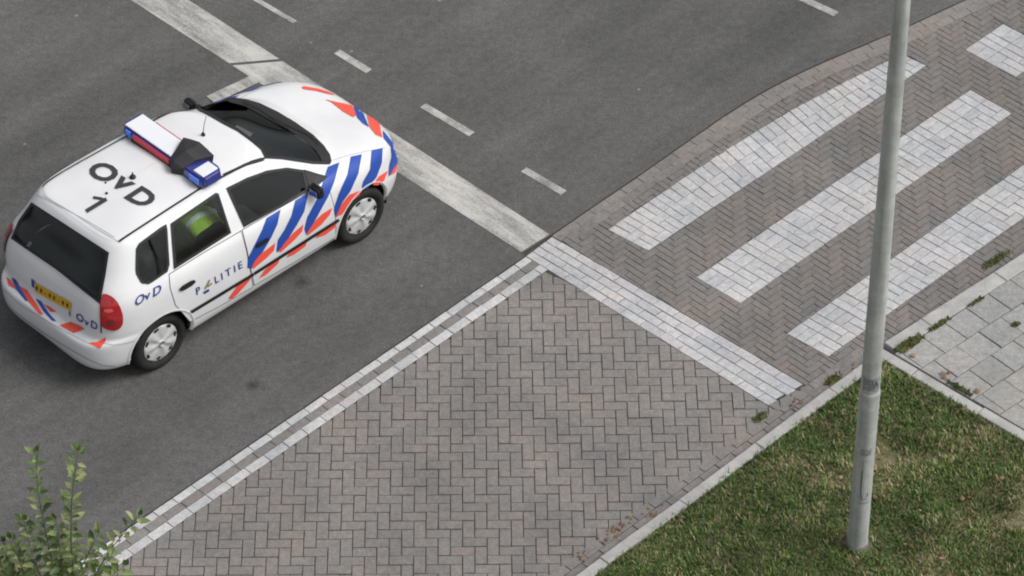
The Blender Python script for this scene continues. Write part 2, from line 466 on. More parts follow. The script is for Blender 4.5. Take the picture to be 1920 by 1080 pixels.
# ------------------------------------------------------------------ kerbs, pavement, verge
def kerb(a, b, width, side, length, z=KZ, ph=.3, ch=.015, m=M_KERB):
    root = empty('kerb'); root['kind'] = 'structure'
    pv = Paving(root, m, 'kerb_stone', gap=.003, depth=z+.085, bev=.008, zt=z, jit=.004, tilt=.004)
    course(pv, a, b, width, length, side, 0, ph); pv.build()
kerb(k1, kfar, .115, -kside, 1.0)
c2a, c2b = gp(1655, 652, KZ), gp(1920, 806, KZ); d2 = (c2b-c2a).normalized()
kerb(c2a, c2a+d2*7, .115, -1, .75, KZ-.004, .45)
c3a, c3b = gp(1657, 641, KZ), gp(1920, 472, KZ); d3 = (c3b-c3a).normalized()
kerb(c3a, c3a+d3*7, .17, -1, .98, KZ, .5)
root = empty('pavement'); root['kind'] = 'structure'
pv = Paving(root, M_TILE, 'paving_tile', gap=.004, depth=.05, bev=.004, zt=KZ-.004, jit=.006, tilt=.012)
n3 = V2(d3.y, -d3.x); o3 = c3a+n3*.175+d3*.02
T = .297
pave = hull([c2a+V2(.09,-.07), c2a+d2*7+V2(.003,.003), c2a+d2*7+d3*7, c3a+d3*7+n3*.175, o3])
for i in range(-22, 26):
    for j in range(0, 22):
        s = i*T+(T/2 if j % 2 else 0)
        a = o3+d3*s+n3*(j*T)
        q = clip_poly([a, a+d3*T, a+d3*T+n3*T, a+n3*T][::-1], pave)
        if len(q) > 2: pv.add(q, .002)
pv.build()
bed = struct('pavement_bed', pave, KZ-.022, M_SAND)

vin = -kn
va = k1+vin*.112; vb = c2a+V2(-.01, -.115)
verge_poly = ccw([va, kfar+vin*.112, V2(kfar.x+9, kfar.y-6), V2(14, -16), c2a+d2*7+V2(-.075,-.08), c2a+V2(.0,-.16)])
VZ = KZ-.012
def inside(p, poly):
    r = False; n = len(poly)
    for i in range(n):
        a, b = poly[i], poly[(i+1) % n]
        if (a.y > p.y) != (b.y > p.y) and p.x < (b.x-a.x)*(p.y-a.y)/(b.y-a.y)+a.x: r = not r
    return r
vz = lambda x, y: VZ+.012*noise.noise(Vector((x*1.3, y*1.3, 3)))-.012
gv = [p for p in verge_poly]; ed = [(i, (i+1) % len(gv)) for i in range(len(gv))]
gx = [V2(-2+.16*i, -5.5+.16*j) for i in range(60) for j in range(40)]
gx = [p for p in gx if inside(p, verge_poly)]
cv, ce, cf, _, _, _ = delaunay_2d_cdt(gv+gx, ed, [], 1, 1e-5)
tag(ob('verge', [(p.x, p.y, vz(p.x, p.y)) for p in cv], cf, M_SOIL, smooth=True), kind='structure')

def grass_b(t, b):
    at = N(t, 'ShaderNodeAttribute', attribute_name='Col'); v = coords(t)
    c = mix(t, 1.0, at.outputs['Color'], ramp(t, noi(t, v, 5, 4), [(.3, g3(.75)), (.7, g3(1.2))]), 'MULTIPLY')
    t.links.new(c, b.inputs['Base Color'])
M_GRASS = mat('grass_blade', (.1,.13,.04), .75, spec=.25, build=grass_b)
gvt, gft, gcol = [], [], []
rg = random.Random(3)
x0, x1, y0, y1 = -2.2, 6.4, -6.6, -.6
made = 0
greens = [(.058,.112,.026), (.080,.138,.030), (.042,.088,.022), (.12,.17,.045), (.070,.118,.040)]
dry = [(.31,.27,.16), (.26,.22,.125), (.23,.215,.10)]
for _ in range(345000):
    x, y = rg.uniform(x0, x1), rg.uniform(y0, y1)
    p = V2(x, y)
    if not inside(p, verge_poly): continue
    bare = .7*noise.noise(Vector((x*1.15, y*1.5, 4.2)))+.75*noise.noise(Vector((x*3.2, y*4, 8)))
    if bare > .30 and rg.random() < min(.85, (bare-.30)*2.6): continue
    tuft = noise.noise(Vector((x*6, y*6, 5)))
    h = (.026+.024*rg.random())*(1+1.1*max(0, tuft))
    a = rg.uniform(0, 6.283); ln = rg.uniform(.15, 1.0)*h; wd = rg.uniform(.0026, .0056)
    z = vz(x, y)-.004
    s = Vector((-math.sin(a)*wd, math.cos(a)*wd, 0)); t = Vector((math.cos(a)*ln, math.sin(a)*ln, h)); c0 = Vector((x, y, z))
    b = len(gvt); gvt += [c0-s, c0+s, c0+t*.6+s*.75+Vector((0,0,h*.1)), c0+t*.6-s*.75+Vector((0,0,h*.1)), c0+t]
    gft += [(b, b+1, b+2, b+3), (b+3, b+2, b+4)]
    dr = rg.random() < .13+max(0, bare+.02)*.9
    c = rg.choice(dry if dr else greens); k = 1.25*rg.uniform(.82, 1.18)*(1+.25*tuft+.5*noise.noise(Vector((x*2.2, y*2.6, 12))))
    gcol += [(c[0]*k, c[1]*k, c[2]*k, 1)]*5
g = ob('grass', gvt, gft, M_GRASS); g['kind'] = 'stuff'
ca = g.data.color_attributes.new('Col', 'FLOAT_COLOR', 'POINT'); ca.data.foreach_set('color', [k for c in gcol for k in c])

# fallen leaves (scattered litter)
M_LITTER = mat('dead_leaf', (.2,.1,.05), .8, spec=.2, build=brick_b([(.22,.10,.05), (.18,.12,.07), (.26,.17,.10), (.14,.085,.045), (.34,.26,.18)], .9))
lv, lf = [], []
def leaf_flat(x, y, z, s, rnd):
    a = rnd.uniform(0, 6.28); d = Vector((math.cos(a), math.sin(a), rnd.uniform(-.2,.3)))*s; q = Vector((-math.sin(a), math.cos(a), rnd.uniform(-.3,.3)))*s*.38
    c = Vector((x, y, z)); b = len(lv)
    lv.extend([c-d*.5, c-d*.1+q, c+d*.25+q*.8, c+d*.55, c+d*.25-q*.8, c-d*.1-q, c+Vector((0,0,s*.12))])
    for i in range(6): lf.append((b+i, b+(i+1) % 6, b+6))
for px, py in [(1705,1018), (1800,775), (1570,905), (1745,880), (1850,800), (1640,940), (1475,1040), (1490,985), (1860,1010), (1880,900), (1720,960), (1810,940), (1430,930), (1395,1000), (1510,880), (1890,850), (1770,1050), (1600,1050), (1840,730), (1760,705)]:
    for k in range(rg.randint(1, 2)):
        p = gp(px+rg.uniform(-12,12), py+rg.uniform(-8,8), KZ); leaf_flat(p.x, p.y, vz(p.x, p.y)+.045, rg.uniform(.025,.055), rg)
for px, py, n in [(1225,955,10), (1150,1000,14), (1170,985,10), (1490,760,7), (1585,700,5), (1100,1040,6)]:
    for k in range(n):
        p = gp(px, py)+kd*rg.uniform(-.16,.16)+kn*rg.uniform(-.06,.06); leaf_flat(p.x, p.y, .012, rg.uniform(.02,.045), rg)
for px, py in [(1780,700), (1778,712), (1832,735), (1700,660), (1712,668)]:
    p = gp(px, py, KZ); leaf_flat(p.x, p.y, KZ+.015, rg.uniform(.04,.07), rg)
tag(ob('leaf_litter', lv, lf, M_LITTER), kind='stuff')
# weeds in the joints
M_WEED = mat('weed_leaf', (.07,.09,.03), .8, spec=.2, build=brick_b([(.06,.085,.025), (.10,.11,.04), (.08,.10,.03), (.12,.10,.05)], .9))
def weed(px, py, z, ln, wid, d, n, label):
    c = gp(px, py, z); dn = V2(-d.y, d.x); v, f = [], []
    for k in range(22):                                   # moss pad the blades stand in
        a = 2*math.pi*k/22; rr_ = .85+.3*noise.noise(Vector((k*1.7, px, 0)))
        q = d*(math.cos(a)*ln*.75*rr_)+dn*(math.sin(a)*wid*.75*rr_); v.append(Vector((q.x, q.y, .004)))
    v.append(Vector((0,0,.012))); f += [(k, (k+1) % 22, 22) for k in range(22)]
    for k in range(n):
        p = d*max(-ln*.6, min(ln*.6, rg.gauss(0, ln/2.8)))+dn*max(-wid*.5, min(wid*.5, rg.gauss(0, wid/2.8))); a = rg.uniform(0, 6.28); h = rg.uniform(.012,.05); r = rg.uniform(.008,.03)
        s = Vector((-math.sin(a), math.cos(a), 0))*rg.uniform(.004,.008); t = Vector((math.cos(a)*r, math.sin(a)*r, h)); q = Vector((p.x, p.y, -.012)); b = len(v)
        v += [q-s, q+s, q+t*.6+s*.8, q+t*.6-s*.8, q+t]; f += [(b, b+1, b+2, b+3), (b+3, b+2, b+4)]
    tag(ob('weed_clump', v, f, M_WEED, loc=(c.x, c.y, z)), label, 'weed', 'weeds growing in the paving joints')
weed(1705, 645, KZ, .26, .09, d3, 420, 'largest green weed clump, in the pavement corner where the kerbs meet')
weed(1562, 712, 0, .16, .07, kd, 170, 'weed clump against the verge kerb just below the lamp post collar')
weed(1868, 488, 0, .30, .06, d3, 260, 'long weed tuft in the gutter beside the pavement kerb, near the right edge')
weed(1762, 608, KZ, .20, .04, d3, 150, 'narrow weed strip between pavement kerb and first tile row')
weed(1425, 783, 0, .14, .07, kd, 150, 'weed clump at the lower end of the white brick stop line')
weed(1830, 566, KZ, .14, .03, d3, 90, 'small weed tuft on the second pavement joint up from the corner')
weed(1905, 608, KZ, .08, .04, d3, 60, 'tiny dark weed tuft on a tile joint at the right edge')
weed(1800, 728, KZ, .22, .04, d2, 150, 'brownish weed strip along the kerb between pavement and grass')
# ------------------------------------------------------------------ the police car
def paint_b(t, b):
    v = coords(t, obj=True)
    c = ramp(t, noi(t, v, 3, 4), [(.3, (.64,.645,.655)), (.7, (.69,.695,.70))])
    c = mix(t, ramp(t, noi(t, v, 60, 3, .8), [(.66, g3(0)), (.8, g3(.25))]), c, (.42,.40,.37))
    t.links.new(c, b.inputs['Base Color'])
M_WHITE = mat('white_car_paint', (.78,.78,.78), .32, build=paint_b, Coat_Weight=.5, Coat_Roughness=.06)
M_BLUE = mat('blue_vinyl', (.018,.065,.33), .35, spec=.4)
M_RED = mat('fluorescent_red_vinyl', (.78,.085,.05), .4, spec=.4)
M_BLACK = mat('black_plastic', (.012,.012,.013), .5, spec=.4)
M_RUB = mat('black_rubber', (.014,.014,.014), .75, spec=.3, build=speck_b((.010,.010,.010), (.024,.023,.022), 8, 60))
M_DARK = mat('dark_interior', (.022,.023,.024), .85, spec=.2)
M_SEAT = mat('seat_fabric', (.07,.073,.077), .95, spec=.1, build=speck_b((.05,.053,.057), (.095,.098,.10), 10, 90))
M_HUB = mat('silver_hubcap', (.50,.51,.51), .33, metal=.15)
M_LET = mat('dark_lettering', (.035,.035,.04), .5)
M_LETB = mat('blue_lettering', (.02,.045,.22), .45)
M_YEL = mat('plate_yellow', (.62,.36,.01), .4)
M_TAIL = mat('red_lamp_lens', (.36,.008,.012), .12, spec=.6, Coat_Weight=.6)
M_TAILB = mat('bright_lamp_lens', (.62,.10,.10), .12, spec=.6)
M_HEAD = mat('headlamp_lens', (.55,.57,.6), .08, spec=.7)
M_BLENS = mat('blue_lamp_lens', (.02,.03,.20), .12, spec=.7, Coat_Weight=.6)
M_BLENS2 = mat('bright_blue_lens', (.06,.20,.80), .1, spec=.7)
M_RLENS = mat('red_panel_lens', (.50,.02,.035), .15, spec=.6)
M_WLENS = mat('white_lamp_cover', (.70,.71,.74), .3, spec=.5)
def glass_m():
    m = bpy.data.materials.new('tinted_glass'); m.use_nodes = True; t = m.node_tree; t.nodes.clear()
    o = N(t, 'ShaderNodeOutputMaterial'); tr = N(t, 'ShaderNodeBsdfTransparent'); tr.inputs[0].default_value = (.60,.66,.64,1)
    gl = N(t, 'ShaderNodeBsdfGlossy'); gl.inputs['Roughness'].default_value = .02; gl.inputs[0].default_value = (.9,.95,.95,1)
    fr = N(t, 'ShaderNodeFresnel'); fr.inputs[0].default_value = 1.42; mx = N(t, 'ShaderNodeMixShader')
    t.links.new(fr.outputs[0], mx.inputs[0]); t.links.new(tr.outputs[0], mx.inputs[1]); t.links.new(gl.outputs[0], mx.inputs[2]); t.links.new(mx.outputs[0], o.inputs[0])
    return m
M_GLASS = glass_m()
CAR_HEAD = math.radians(44.7)
CAR_O = Vector((-2.880, 0.380, 0))
car = empty('police_car', CAR_O, CAR_HEAD)
tag(car, 'white police estate car with blue and red stripes and roof light bar', 'car')
CMI = (Matrix.Translation(CAR_O) @ Matrix.Rotation(CAR_HEAD, 4, 'Z')).inverted()
camL = CMI @ CAM
def rayL(px, py): return (CMI.to_3x3() @ ray(px, py)).normalized()
def carplane(px, py, **k):            # photo point -> car coordinates on the plane x=, y= or z=
    d = rayL(px, py); ax, val = list(k.items())[0]; i = 'xyz'.index(ax)
    return camL + d*((val-camL[i])/d[i])
CMW = CMI.inverted()
def carpx(p): return proj(CMW @ Vector(p))
# body as a stack of plan outlines (front x, rear x, half width, front and rear squareness, z front / side front / side rear / rear)
RINGS = [
 (1.82, -1.812, 0.76, 5.4, 6.3, 0.2, 0.2, 0.2, 0.2),
 (1.92, -1.902, 0.81, 4.92, 6, 0.23, 0.22, 0.22, 0.23),
 (1.985, -1.957, 0.848, 4.54, 5.8, 0.32, 0.3, 0.3, 0.33),
 (2.015, -1.977, 0.87, 4.36, 5.6, 0.45, 0.44, 0.44, 0.47),
 (2.01, -1.967, 0.876, 4.28, 5.6, 0.56, 0.55, 0.55, 0.575),
 (1.995, -1.897, 0.878, 4.2, 5.8, 0.62, 0.6, 0.6, 0.605),
 (1.985, -1.874, 0.878, 4.12, 6.2, 0.68, 0.66, 0.66, 0.66),
 (1.945, -1.864, 0.876, 4.04, 6.4, 0.755, 0.77, 0.78, 0.75),
 (1.84, -1.844, 0.868, 3.96, 6.6, 0.825, 0.86, 0.88, 0.84),
 (1.66, -1.824, 0.856, 3.6, 6.6, 0.885, 0.93, 0.95, 0.91),
 (1.46, -1.804, 0.838, 3.6, 6.6, 0.945, 0.975, 1, 0.96),
 (1.29, -1.784, 0.818, 3.5, 6.6, 0.985, 1.005, 1.04, 1),
 (1.21, -1.764, 0.798, 3.4, 6.6, 1.015, 1.04, 1.08, 1.04),
 (0.96, -1.68, 0.748, 3.2, 6.2, 1.15, 1.15, 1.19, 1.165),
 (0.68, -1.6, 0.69, 3.1, 6.4, 1.3, 1.275, 1.305, 1.3),
 (0.45, -1.53, 0.64, 3.3, 6.4, 1.4, 1.372, 1.4, 1.4),
 (0.345, -1.49, 0.609, 3.6, 6.4, 1.447, 1.42, 1.438, 1.432),
 (0.28, -1.445, 0.581, 3.8, 6.4, 1.467, 1.446, 1.458, 1.448),
 (0.12, -1.27, 0.496, 3.8, 5.8, 1.49, 1.474, 1.48, 1.472),
 (-0.05, -1.05, 0.356, 3.5, 4.6, 1.506, 1.498, 1.502, 1.496),
 (-0.22, -0.85, 0.186, 3, 3.5, 1.516, 1.512, 1.513, 1.511),
 (-0.35, -0.7, 0.0005, 2, 2, 1.519, 1.518, 1.518, 1.518)]
NA = 260
def ring(r):
    xf, xr, wd, nf, nr, zf, zs, zt, zr = r; xc = (xf+xr)/2
    pts = []
    for i in range(801):
        th = math.pi*i/800; c, s = math.cos(th), math.sin(th)
        n = nf if c >= 0 else nr
        x = xc+((xf-xc)*abs(c)**(2/n) if c >= 0 else -(xc-xr)*abs(c)**(2/n)); y = wd*abs(s)**(2/n)
        pts.append((x, y))
    L = [0]
    for i in range(800): L.append(L[-1]+math.hypot(pts[i+1][0]-pts[i][0], pts[i+1][1]-pts[i][1]))
    out = []; j = 0
    fr = [0]*(NA+1)
    for k in range(NA+1):
        tg = L[-1]*k/NA
        while j < 799 and L[j+1] < tg: j += 1
        u = (tg-L[j])/max(1e-9, L[j+1]-L[j]); x = pts[j][0]+(pts[j+1][0]-pts[j][0])*u; y = pts[j][1]+(pts[j+1][1]-pts[j][1])*u
        # z: front part, side, rear by position
        yw = y/max(wd, 1e-6); s = (x-xr)/(xf-xr)
        zside = zt+(zs-zt)*max(0, min(1, (s-.1)/.7))
        m = yw**2*(3-2*yw) if yw < 1 else 1
        z = zside*m+((zf if s > .5 else zr))*(1-m)
        out.append(Vector((x, y, z)))
    return out
rr = [ring(r) for r in RINGS]
SUB = 6; rows = []
def cr(p0, p1, p2, p3, t):
    return (p1*2+(p2-p0)*t+(p0*2-p1*5+p2*4-p3)*t*t+(p1*3-p0-p2*3+p3)*t*t*t)*.5
for i in range(len(rr)-1):
    for s in range(SUB):
        t = s/SUB
        rows.append([cr(rr[max(0, i-1)][k]*.5+rr[i][k]*.5 if False else rr[max(0, i-1)][k], rr[i][k], rr[i+1][k], rr[min(len(rr)-1, i+2)][k], t) for k in range(NA+1)])
rows.append(rr[-1])
NR = len(rows)
bv = []; full = []          # full ring: right side mirrored
NC = 2*NA
for r in rows:
    for k in range(NA+1): bv.append(Vector((r[k].x, -r[k].y, r[k].z)))         # right: 0 front .. NA rear
    for k in range(NA-1, 0, -1): bv.append(Vector((r[k].x, r[k].y, r[k].z)))    # left back to the front
quads = []
for i in range(NR-1):
    for k in range(NC):
        a, b = i*NC+k, i*NC+(k+1) % NC; quads.append((a, a+NC, b+NC, b))
bvh = BVHTree.FromPolygons(bv, [q for q in quads])
def nrm(n, loc):
    return n if n.dot(camL-loc) > 0 else -n
def cast(px, py):
    h = bvh.ray_cast(camL, rayL(px, py)); return (h[0], nrm(h[1], h[0])) if h[0] else None
# smooth normals for offsets
vn = [Vector((0,0,0)) for _ in bv]
for q in quads:
    n = (bv[q[1]]-bv[q[0]]).cross(bv[q[3]]-bv[q[0]])
    for k in q: vn[k] += n
def pinside(x, y, poly):
    r = False; n = len(poly)
    for i in range(n):
        a, b = poly[i], poly[(i+1) % n]
        if (a[1] > y) != (b[1] > y) and x < (b[0]-a[0])*(y-a[1])/(b[1]-a[1])+a[0]: r = not r
    return r
def inset(poly, d):
    p = ccw([V2(*q) for q in poly]); return [(q.x, q.y) for q in shrink(p, d*2)]
def subdiv(poly, step):
    out = []
    for i in range(len(poly)):
        a, b = V2(*poly[i]), V2(*poly[(i+1) % len(poly)]); n = max(1, int((b-a).length/step))
        out += [a.lerp(b, k/n) for k in range(n)]
    return out
def round_poly(poly, it=1, r=.25):
    for _ in range(it):
        o = []
        for i in range(len(poly)):
            a, b = V2(*poly[i]), V2(*poly[(i+1) % len(poly)]); o += [tuple(a.lerp(b, r)), tuple(a.lerp(b, 1-r))]
        poly = o
    return poly
def fill(poly, holes=(), step=6):
    b = subdiv(poly, step); vs_ = list(b); ed = [(i, (i+1) % len(b)) for i in range(len(b))]
    for h in holes:
        hb = subdiv(h, step); o = len(vs_); vs_ += hb; ed += [(o+i, o+(i+1) % len(hb)) for i in range(len(hb))]
    xs = [p.x for p in b]; ys = [p.y for p in b]
    y = min(ys)+step*.5
    while y < max(ys):
        x = min(xs)+step*.5
        while x < max(xs):
            if pinside(x, y, [(p.x, p.y) for p in b]): vs_.append(V2(x, y))
            x += step
        y += step
    cv, _, cf, _, _, _ = delaunay_2d_cdt(vs_, ed, [], 1, 1e-4)
    bl = [(p.x, p.y) for p in b]
    keep = []
    for q in cf:
        c = (cv[q[0]]+cv[q[1]]+cv[q[2]])/3
        if not pinside(c.x, c.y, bl) or any(pinside(c.x, c.y, h) for h in holes): continue
        keep.append(tuple(q))
    return cv, keep
def patch(name, poly, m, off, parent=None, holes=(), step=6, mirror=False, smooth=True, thick=0):
    cv, cf = fill(poly, holes, step)
    pts = []
    for p in cv:
        h = cast(p.x, p.y); pts.append(h[0]+h[1]*off if h else None)
    f = [q for q in cf if all(pts[k] is not None for k in q)]
    f = [q for q in f if max((pts[q[0]]-pts[q[1]]).length, (pts[q[1]]-pts[q[2]]).length, (pts[q[2]]-pts[q[0]]).length) < .16]
    if not f: return None
    use = sorted({k for q in f for k in q}); ix = {k: i for i, k in enumerate(use)}
    v = [pts[k] for k in use]; f = [tuple(ix[k] for k in q) for q in f]
    # face towards the outside
    f = [q if (v[q[1]]-v[q[0]]).cross(v[q[2]]-v[q[0]]).dot(camL-v[q[0]]) > 0 else q[::-1] for q in f]
    o = ob(name, v, f, m, parent or car, smooth)
    if mirror:
        o2 = ob(name, [(p.x, -p.y, p.z) for p in v], [q[::-1] for q in f], m, mirror if mirror is not True else car, smooth); return o, o2
    return o
def strip_poly(pl, wid):
    pl = [V2(*p) for p in pl]; l, r = [], []
    for i, p in enumerate(pl):
        d = (pl[min(i+1, len(pl)-1)]-pl[max(i-1, 0)]).normalized(); n = V2(-d.y, d.x)*wid/2; l.append(tuple(p+n)); r.append(tuple(p-n))
    return l+r[::-1]
def Z(ox, oy, s, pts): return [(ox+x/s, oy+y/s) for x, y in pts]
ZB = lambda p: Z(0, 140, 1.8615, p); ZW = lambda p: Z(320, 170, 6.0, p); ZS = lambda p: Z(300, 270, 3.725, p)
ZF = lambda p: Z(380, 130, 3.085, p); ZN = lambda p: Z(560, 150, 7.2, p); ZR = lambda p: Z(0, 480, 4.908, p); ZT = lambda p: Z(0, 360, 3.085, p)
# windows, as outlined in the photograph
W_QTR = round_poly(ZB([(474,596), (560,532), (582,520), (592,682), (520,732), (492,728), (472,692)]), 1, .12)
W_REAR = ZB([(594,520), (752,412), (762,415), (806,552), (606,680)])
W_FRONT = ZB([(788,396), (860,360), (930,335), (1000,325), (1062,334), (1078,405), (1000,450), (850,533)])
W_SCREEN = ZW([(130,152), (300,114), (500,97), (700,84), (850,104), (1000,148), (1200,243), (1400,363), (1600,503), (1720,622), (1788,722), (1808,800), (1788,832), (1600,828), (1400,798), (1250,775), (1060,765), (1010,665), (900,572), (750,462), (600,385), (400,270), (250,196)])
W_TAIL = ZT([(185,60), (632,350), (612,480), (580,648), (330,450), (65,268), (110,165)])
holes_px = [inset(q, 2.2) for q in (W_QTR, W_REAR, W_FRONT, W_SCREEN, W_TAIL)]
side_holes = holes_px[:3]
WB, WR = 1.25, .355
def row_of(idx): return idx//NC
body_f, bump_f, tail_f, hood_f = [], [], [], []
for q in quads:
    c = (bv[q[0]]+bv[q[1]]+bv[q[2]]+bv[q[3]])*.25
    n = (bv[q[1]]-bv[q[0]]).cross(bv[q[3]]-bv[q[0]])
    r = q[0]//NC; k = q[0] % NC; kk = min(k, NC-1-k)           # kk: 0 front .. NA rear
    if r >= 10*SUB and r < 18*SUB:
        x, y = carpx(c)
        if n.dot(camL-c) > 0 or c.y < 0:
            if any(pinside(x, y, h) for h in (side_holes if c.y < -.3 and c.x < .9 else [])) and n.y < 0: continue
        if (abs(n.x) > abs(n.y)*.8 or n.z > 0) and (pinside(x, y, holes_px[3]) or pinside(x, y, holes_px[4])) and (c.x > .2 or c.x < -1.4): continue
        if c.y > .3 and c.x < .9:
            x, y = carpx((c.x, -c.y, c.z))
            if any(pinside(x, y, h) for h in side_holes): continue
    if abs(c.y) > .6 and c.z < .75 and any(math.hypot(c.x-s*WB, c.z-.31) < WR for s in (-1, 1)): continue
    if r < 5*SUB and (c.x < -1.62 or c.x > 1.64): bump_f.append(q); continue
    if 5*SUB <= r < 12*SUB and c.x < -1.6 and abs(c.y) < .62: tail_f.append(q); continue
    if 7*SUB <= r < 11*SUB+2 and c.x > 1.0 and abs(c.y) < .64: hood_f.append(q); continue
    body_f.append(q)
def sub(name, fs, m):
    use = sorted({k for q in fs for k in q}); ix = {k: i for i, k in enumerate(use)}
    return ob(name, [bv[k] for k in use], [tuple(ix[k] for k in q) for q in fs], m, car, True)
sub('body', body_f, M_WHITE)
sub('bumper', [q for q in bump_f if bv[q[0]].x < 0], M_WHITE); sub('bumper', [q for q in bump_f if bv[q[0]].x > 0], M_WHITE)
sub('tailgate', tail_f, M_WHITE); sub('hood', hood_f, M_WHITE)
# lining: the same shell a little further in
lin = [p-vn[i].normalized()*.02 for i, p in enumerate(bv)]
lf_ = [q for q in body_f+tail_f if bv[q[0]].z > .5 or True]
use = sorted({k for q in lf_ for k in q}); ix = {k: i for i, k in enumerate(use)}
ob('interior_lining', [lin[k] for k in use], [tuple(ix[k] for k in q)[::-1] for q in lf_], M_DARK, car, True)
# floor, wheel wells
rbox('floor_pan', (0, 0, .22), (3.2, 1.3, .05), M_DARK, car, .01)
for s in (-1, 1):
    for sy in (-1, 1):
        v, f = [], []
        for k in range(25):
            a = math.pi*(-.08+1.16*k/24)
            for y in (.58, .775): v.append((s*WB+math.cos(a)*(WR+.004), sy*y, .31+math.sin(a)*(WR+.004)))
        for k in range(24): f.append((2*k, 2*k+1, 2*k+3, 2*k+2))
        f.append(tuple(range(0, 50, 2)))
        ob('wheel_well', v, f, M_BLACK, car)
# glass, rubber surrounds
for nm, wpx, mir in (('quarter_window', W_QTR, True), ('door_window', W_REAR, True), ('door_window', W_FRONT, True), ('windscreen', W_SCREEN, False), ('tailgate_window', W_TAIL, False)):
    bw = 3.2 if nm != 'windscreen' else 3.5
    o = patch(nm, wpx, M_GLASS, .004, step=7, mirror=mir)
    parents = o if mir else (o,)
    hole = inset(wpx, 5.2)
    r = patch('window_seal', wpx, M_BLACK, .007, parents[0], [hole], step=3, mirror=parents[1] if mir else False)
# black scuttle with wipers below the windscreen
patch('scuttle', ZW([(700,84), (850,104), (1000,148), (1200,243), (1400,363), (1600,503), (1720,622), (1788,722), (1808,800), (1700,800), (1640,690), (1500,560), (1330,455), (1150,360), (1000,270), (840,185), (600,120), (500,97)]), M_BLACK, .009, step=4)
def pline(name, pl, wid, m, off, **k): return patch(name, strip_poly(pl, wid), m, off, step=2.5, **k)
pline('wiper', ZW([(800,140), (1000,225), (1240,395), (1330,440)]), 1.6, M_RUB, .02)
pline('wiper', ZW([(1120,300), (1330,410), (1560,520), (1660,610)]), 1.6, M_RUB, .02)
# doors as panels, with the gaps round them
S1 = [(452,428), (462,468), (468,500), (476,538)]; S2 = [(606,338), (620,362), (629,395), (630,430), (629,448)]; S3 = [(316,514), (318,540), (328,572), (354,603)]
D_F = [(453,431), (530,386), (590,352), (606,338), (620,362), (629,395), (630,430), (629,446), (555,490), (476,536), (468,500), (462,468)]
D_R = [(316,514), (380,474), (452,432), (462,468), (468,500), (475,538), (415,573), (356,604), (328,572), (318,540)]
seam = mat('panel_gap', (.025,.025,.025), .8)
handles = []
for poly, hd in ((D_F, ZB([(890,590), (935,565), (935,578), (892,604)])), (D_R, [(334,539), (362,522), (365,529), (337,546)])):
    patch('panel_gap', poly, seam, .0015, step=8, mirror=True)
    a, b = patch('door', inset(poly, 1.3), M_WHITE, .0035, step=7, mirror=True)
    hp = round_poly(hd, 1)
    patch('door_handle', hp, M_BLACK, .022, a, step=3, mirror=b); patch('door_handle', hp, M_BLACK, .012, a, step=3, mirror=b)
# black rubbing strip
for a_, b_ in (((357,584), (474,513)), ((475,512), (634,411))):
    pl = [V2(*a_).lerp(V2(*b_), k/8) for k in range(9)]
    pline('side_moulding', pl, 5.5, M_BLACK, .014, mirror=True)
# roof ditch mouldings
pline('roof_moulding', ZB([(415,583), (500,527), (600,462), (700,398), (800,345), (860,315), (920,298)]), 3.6, M_BLACK, .008, mirror=True)
pline('roof_moulding', ZW([(590,950), (720,890), (900,800), (1000,772), (1060,764)]), 3.2, M_BLACK, .008, mirror=True)
pline('panel_gap', ZB([(130,420), (200,455), (300,508), (400,568)]), 1.1, mat('faint_gap', (.35,.36,.37), .8), .003)
pline('panel_gap', [(624,301), (655,291), (690,283), (722,277)], .9, mat('faint_gap', (.35,.36,.37), .8), .003, mirror=True)
# livery
blues = [ZS([(745,520), (835,465), (812,560), (770,650), (720,735), (680,800), (640,862), (612,862), (615,800), (660,710), (715,600)]),
 ZS([(945,400), (1030,345), (1000,470), (950,560), (900,640), (850,712), (818,748), (815,735), (825,670), (870,600), (920,500)]),
 ZS([(1175,165), (1245,138), (1215,250), (1170,360), (1120,450), (1060,560), (1020,625), (1010,590), (1030,510), (1090,400), (1140,270)]),
 ZF([(860,510), (915,498), (895,600), (850,700), (800,770), (765,850), (760,810), (790,720), (840,610)]),
 ZF([(980,475), (1035,460), (1030,540), (1000,620), (950,680), (922,692), (930,650), (970,580)]),
 ZF([(1092,440), (1120,480), (1122,540), (1100,580), (1075,615), (1080,560), (1095,500)])]
reds = [ZS([(640,860), (660,820), (700,770), (800,693), (790,740), (740,790), (650,865)]), ZS([(832,745), (870,690), (930,620), (997,563), (985,610), (930,670), (840,750)]),
 ZS([(1022,628), (1080,540), (1130,490), (1197,448), (1180,490), (1120,560), (1030,632)]), ZF([(768,852), (800,785), (850,725), (918,697), (900,725), (850,765), (805,832)]),
 ZF([(985,665), (1020,620), (1067,588), (1045,640), (1010,667)]), ZF([(1085,610), (1105,570), (1127,545), (1112,592)]),
 ZS([(480,1075), (560,960), (640,903), (620,950), (540,1040), (500,1075)]), ZS([(690,935), (730,880), (835,788), (820,830), (740,905)]),
 ZS([(880,790), (920,740), (1030,663), (1010,710), (930,768)]), ZS([(1085,655), (1130,600), (1237,538), (1215,580), (1150,630)])]
for p in blues: patch('blue_stripe', inset(p, -1.2), M_BLUE, .0065, step=5, mirror=True)
for p in reds: patch('red_stripe', inset(p, -.8), M_RED, .0075, step=5, mirror=True)
for p in (ZN([(40,100), (70,87), (250,117), (400,162), (490,207), (400,192), (240,152), (60,125)]), ZN([(350,265), (440,285), (600,320), (720,347), (775,482), (740,507), (600,430), (440,303)]), ZN([(920,480), (1000,522), (1088,592), (1128,780), (1040,742), (960,642)])):
    patch('red_stripe', p, M_RED, .006, step=3)
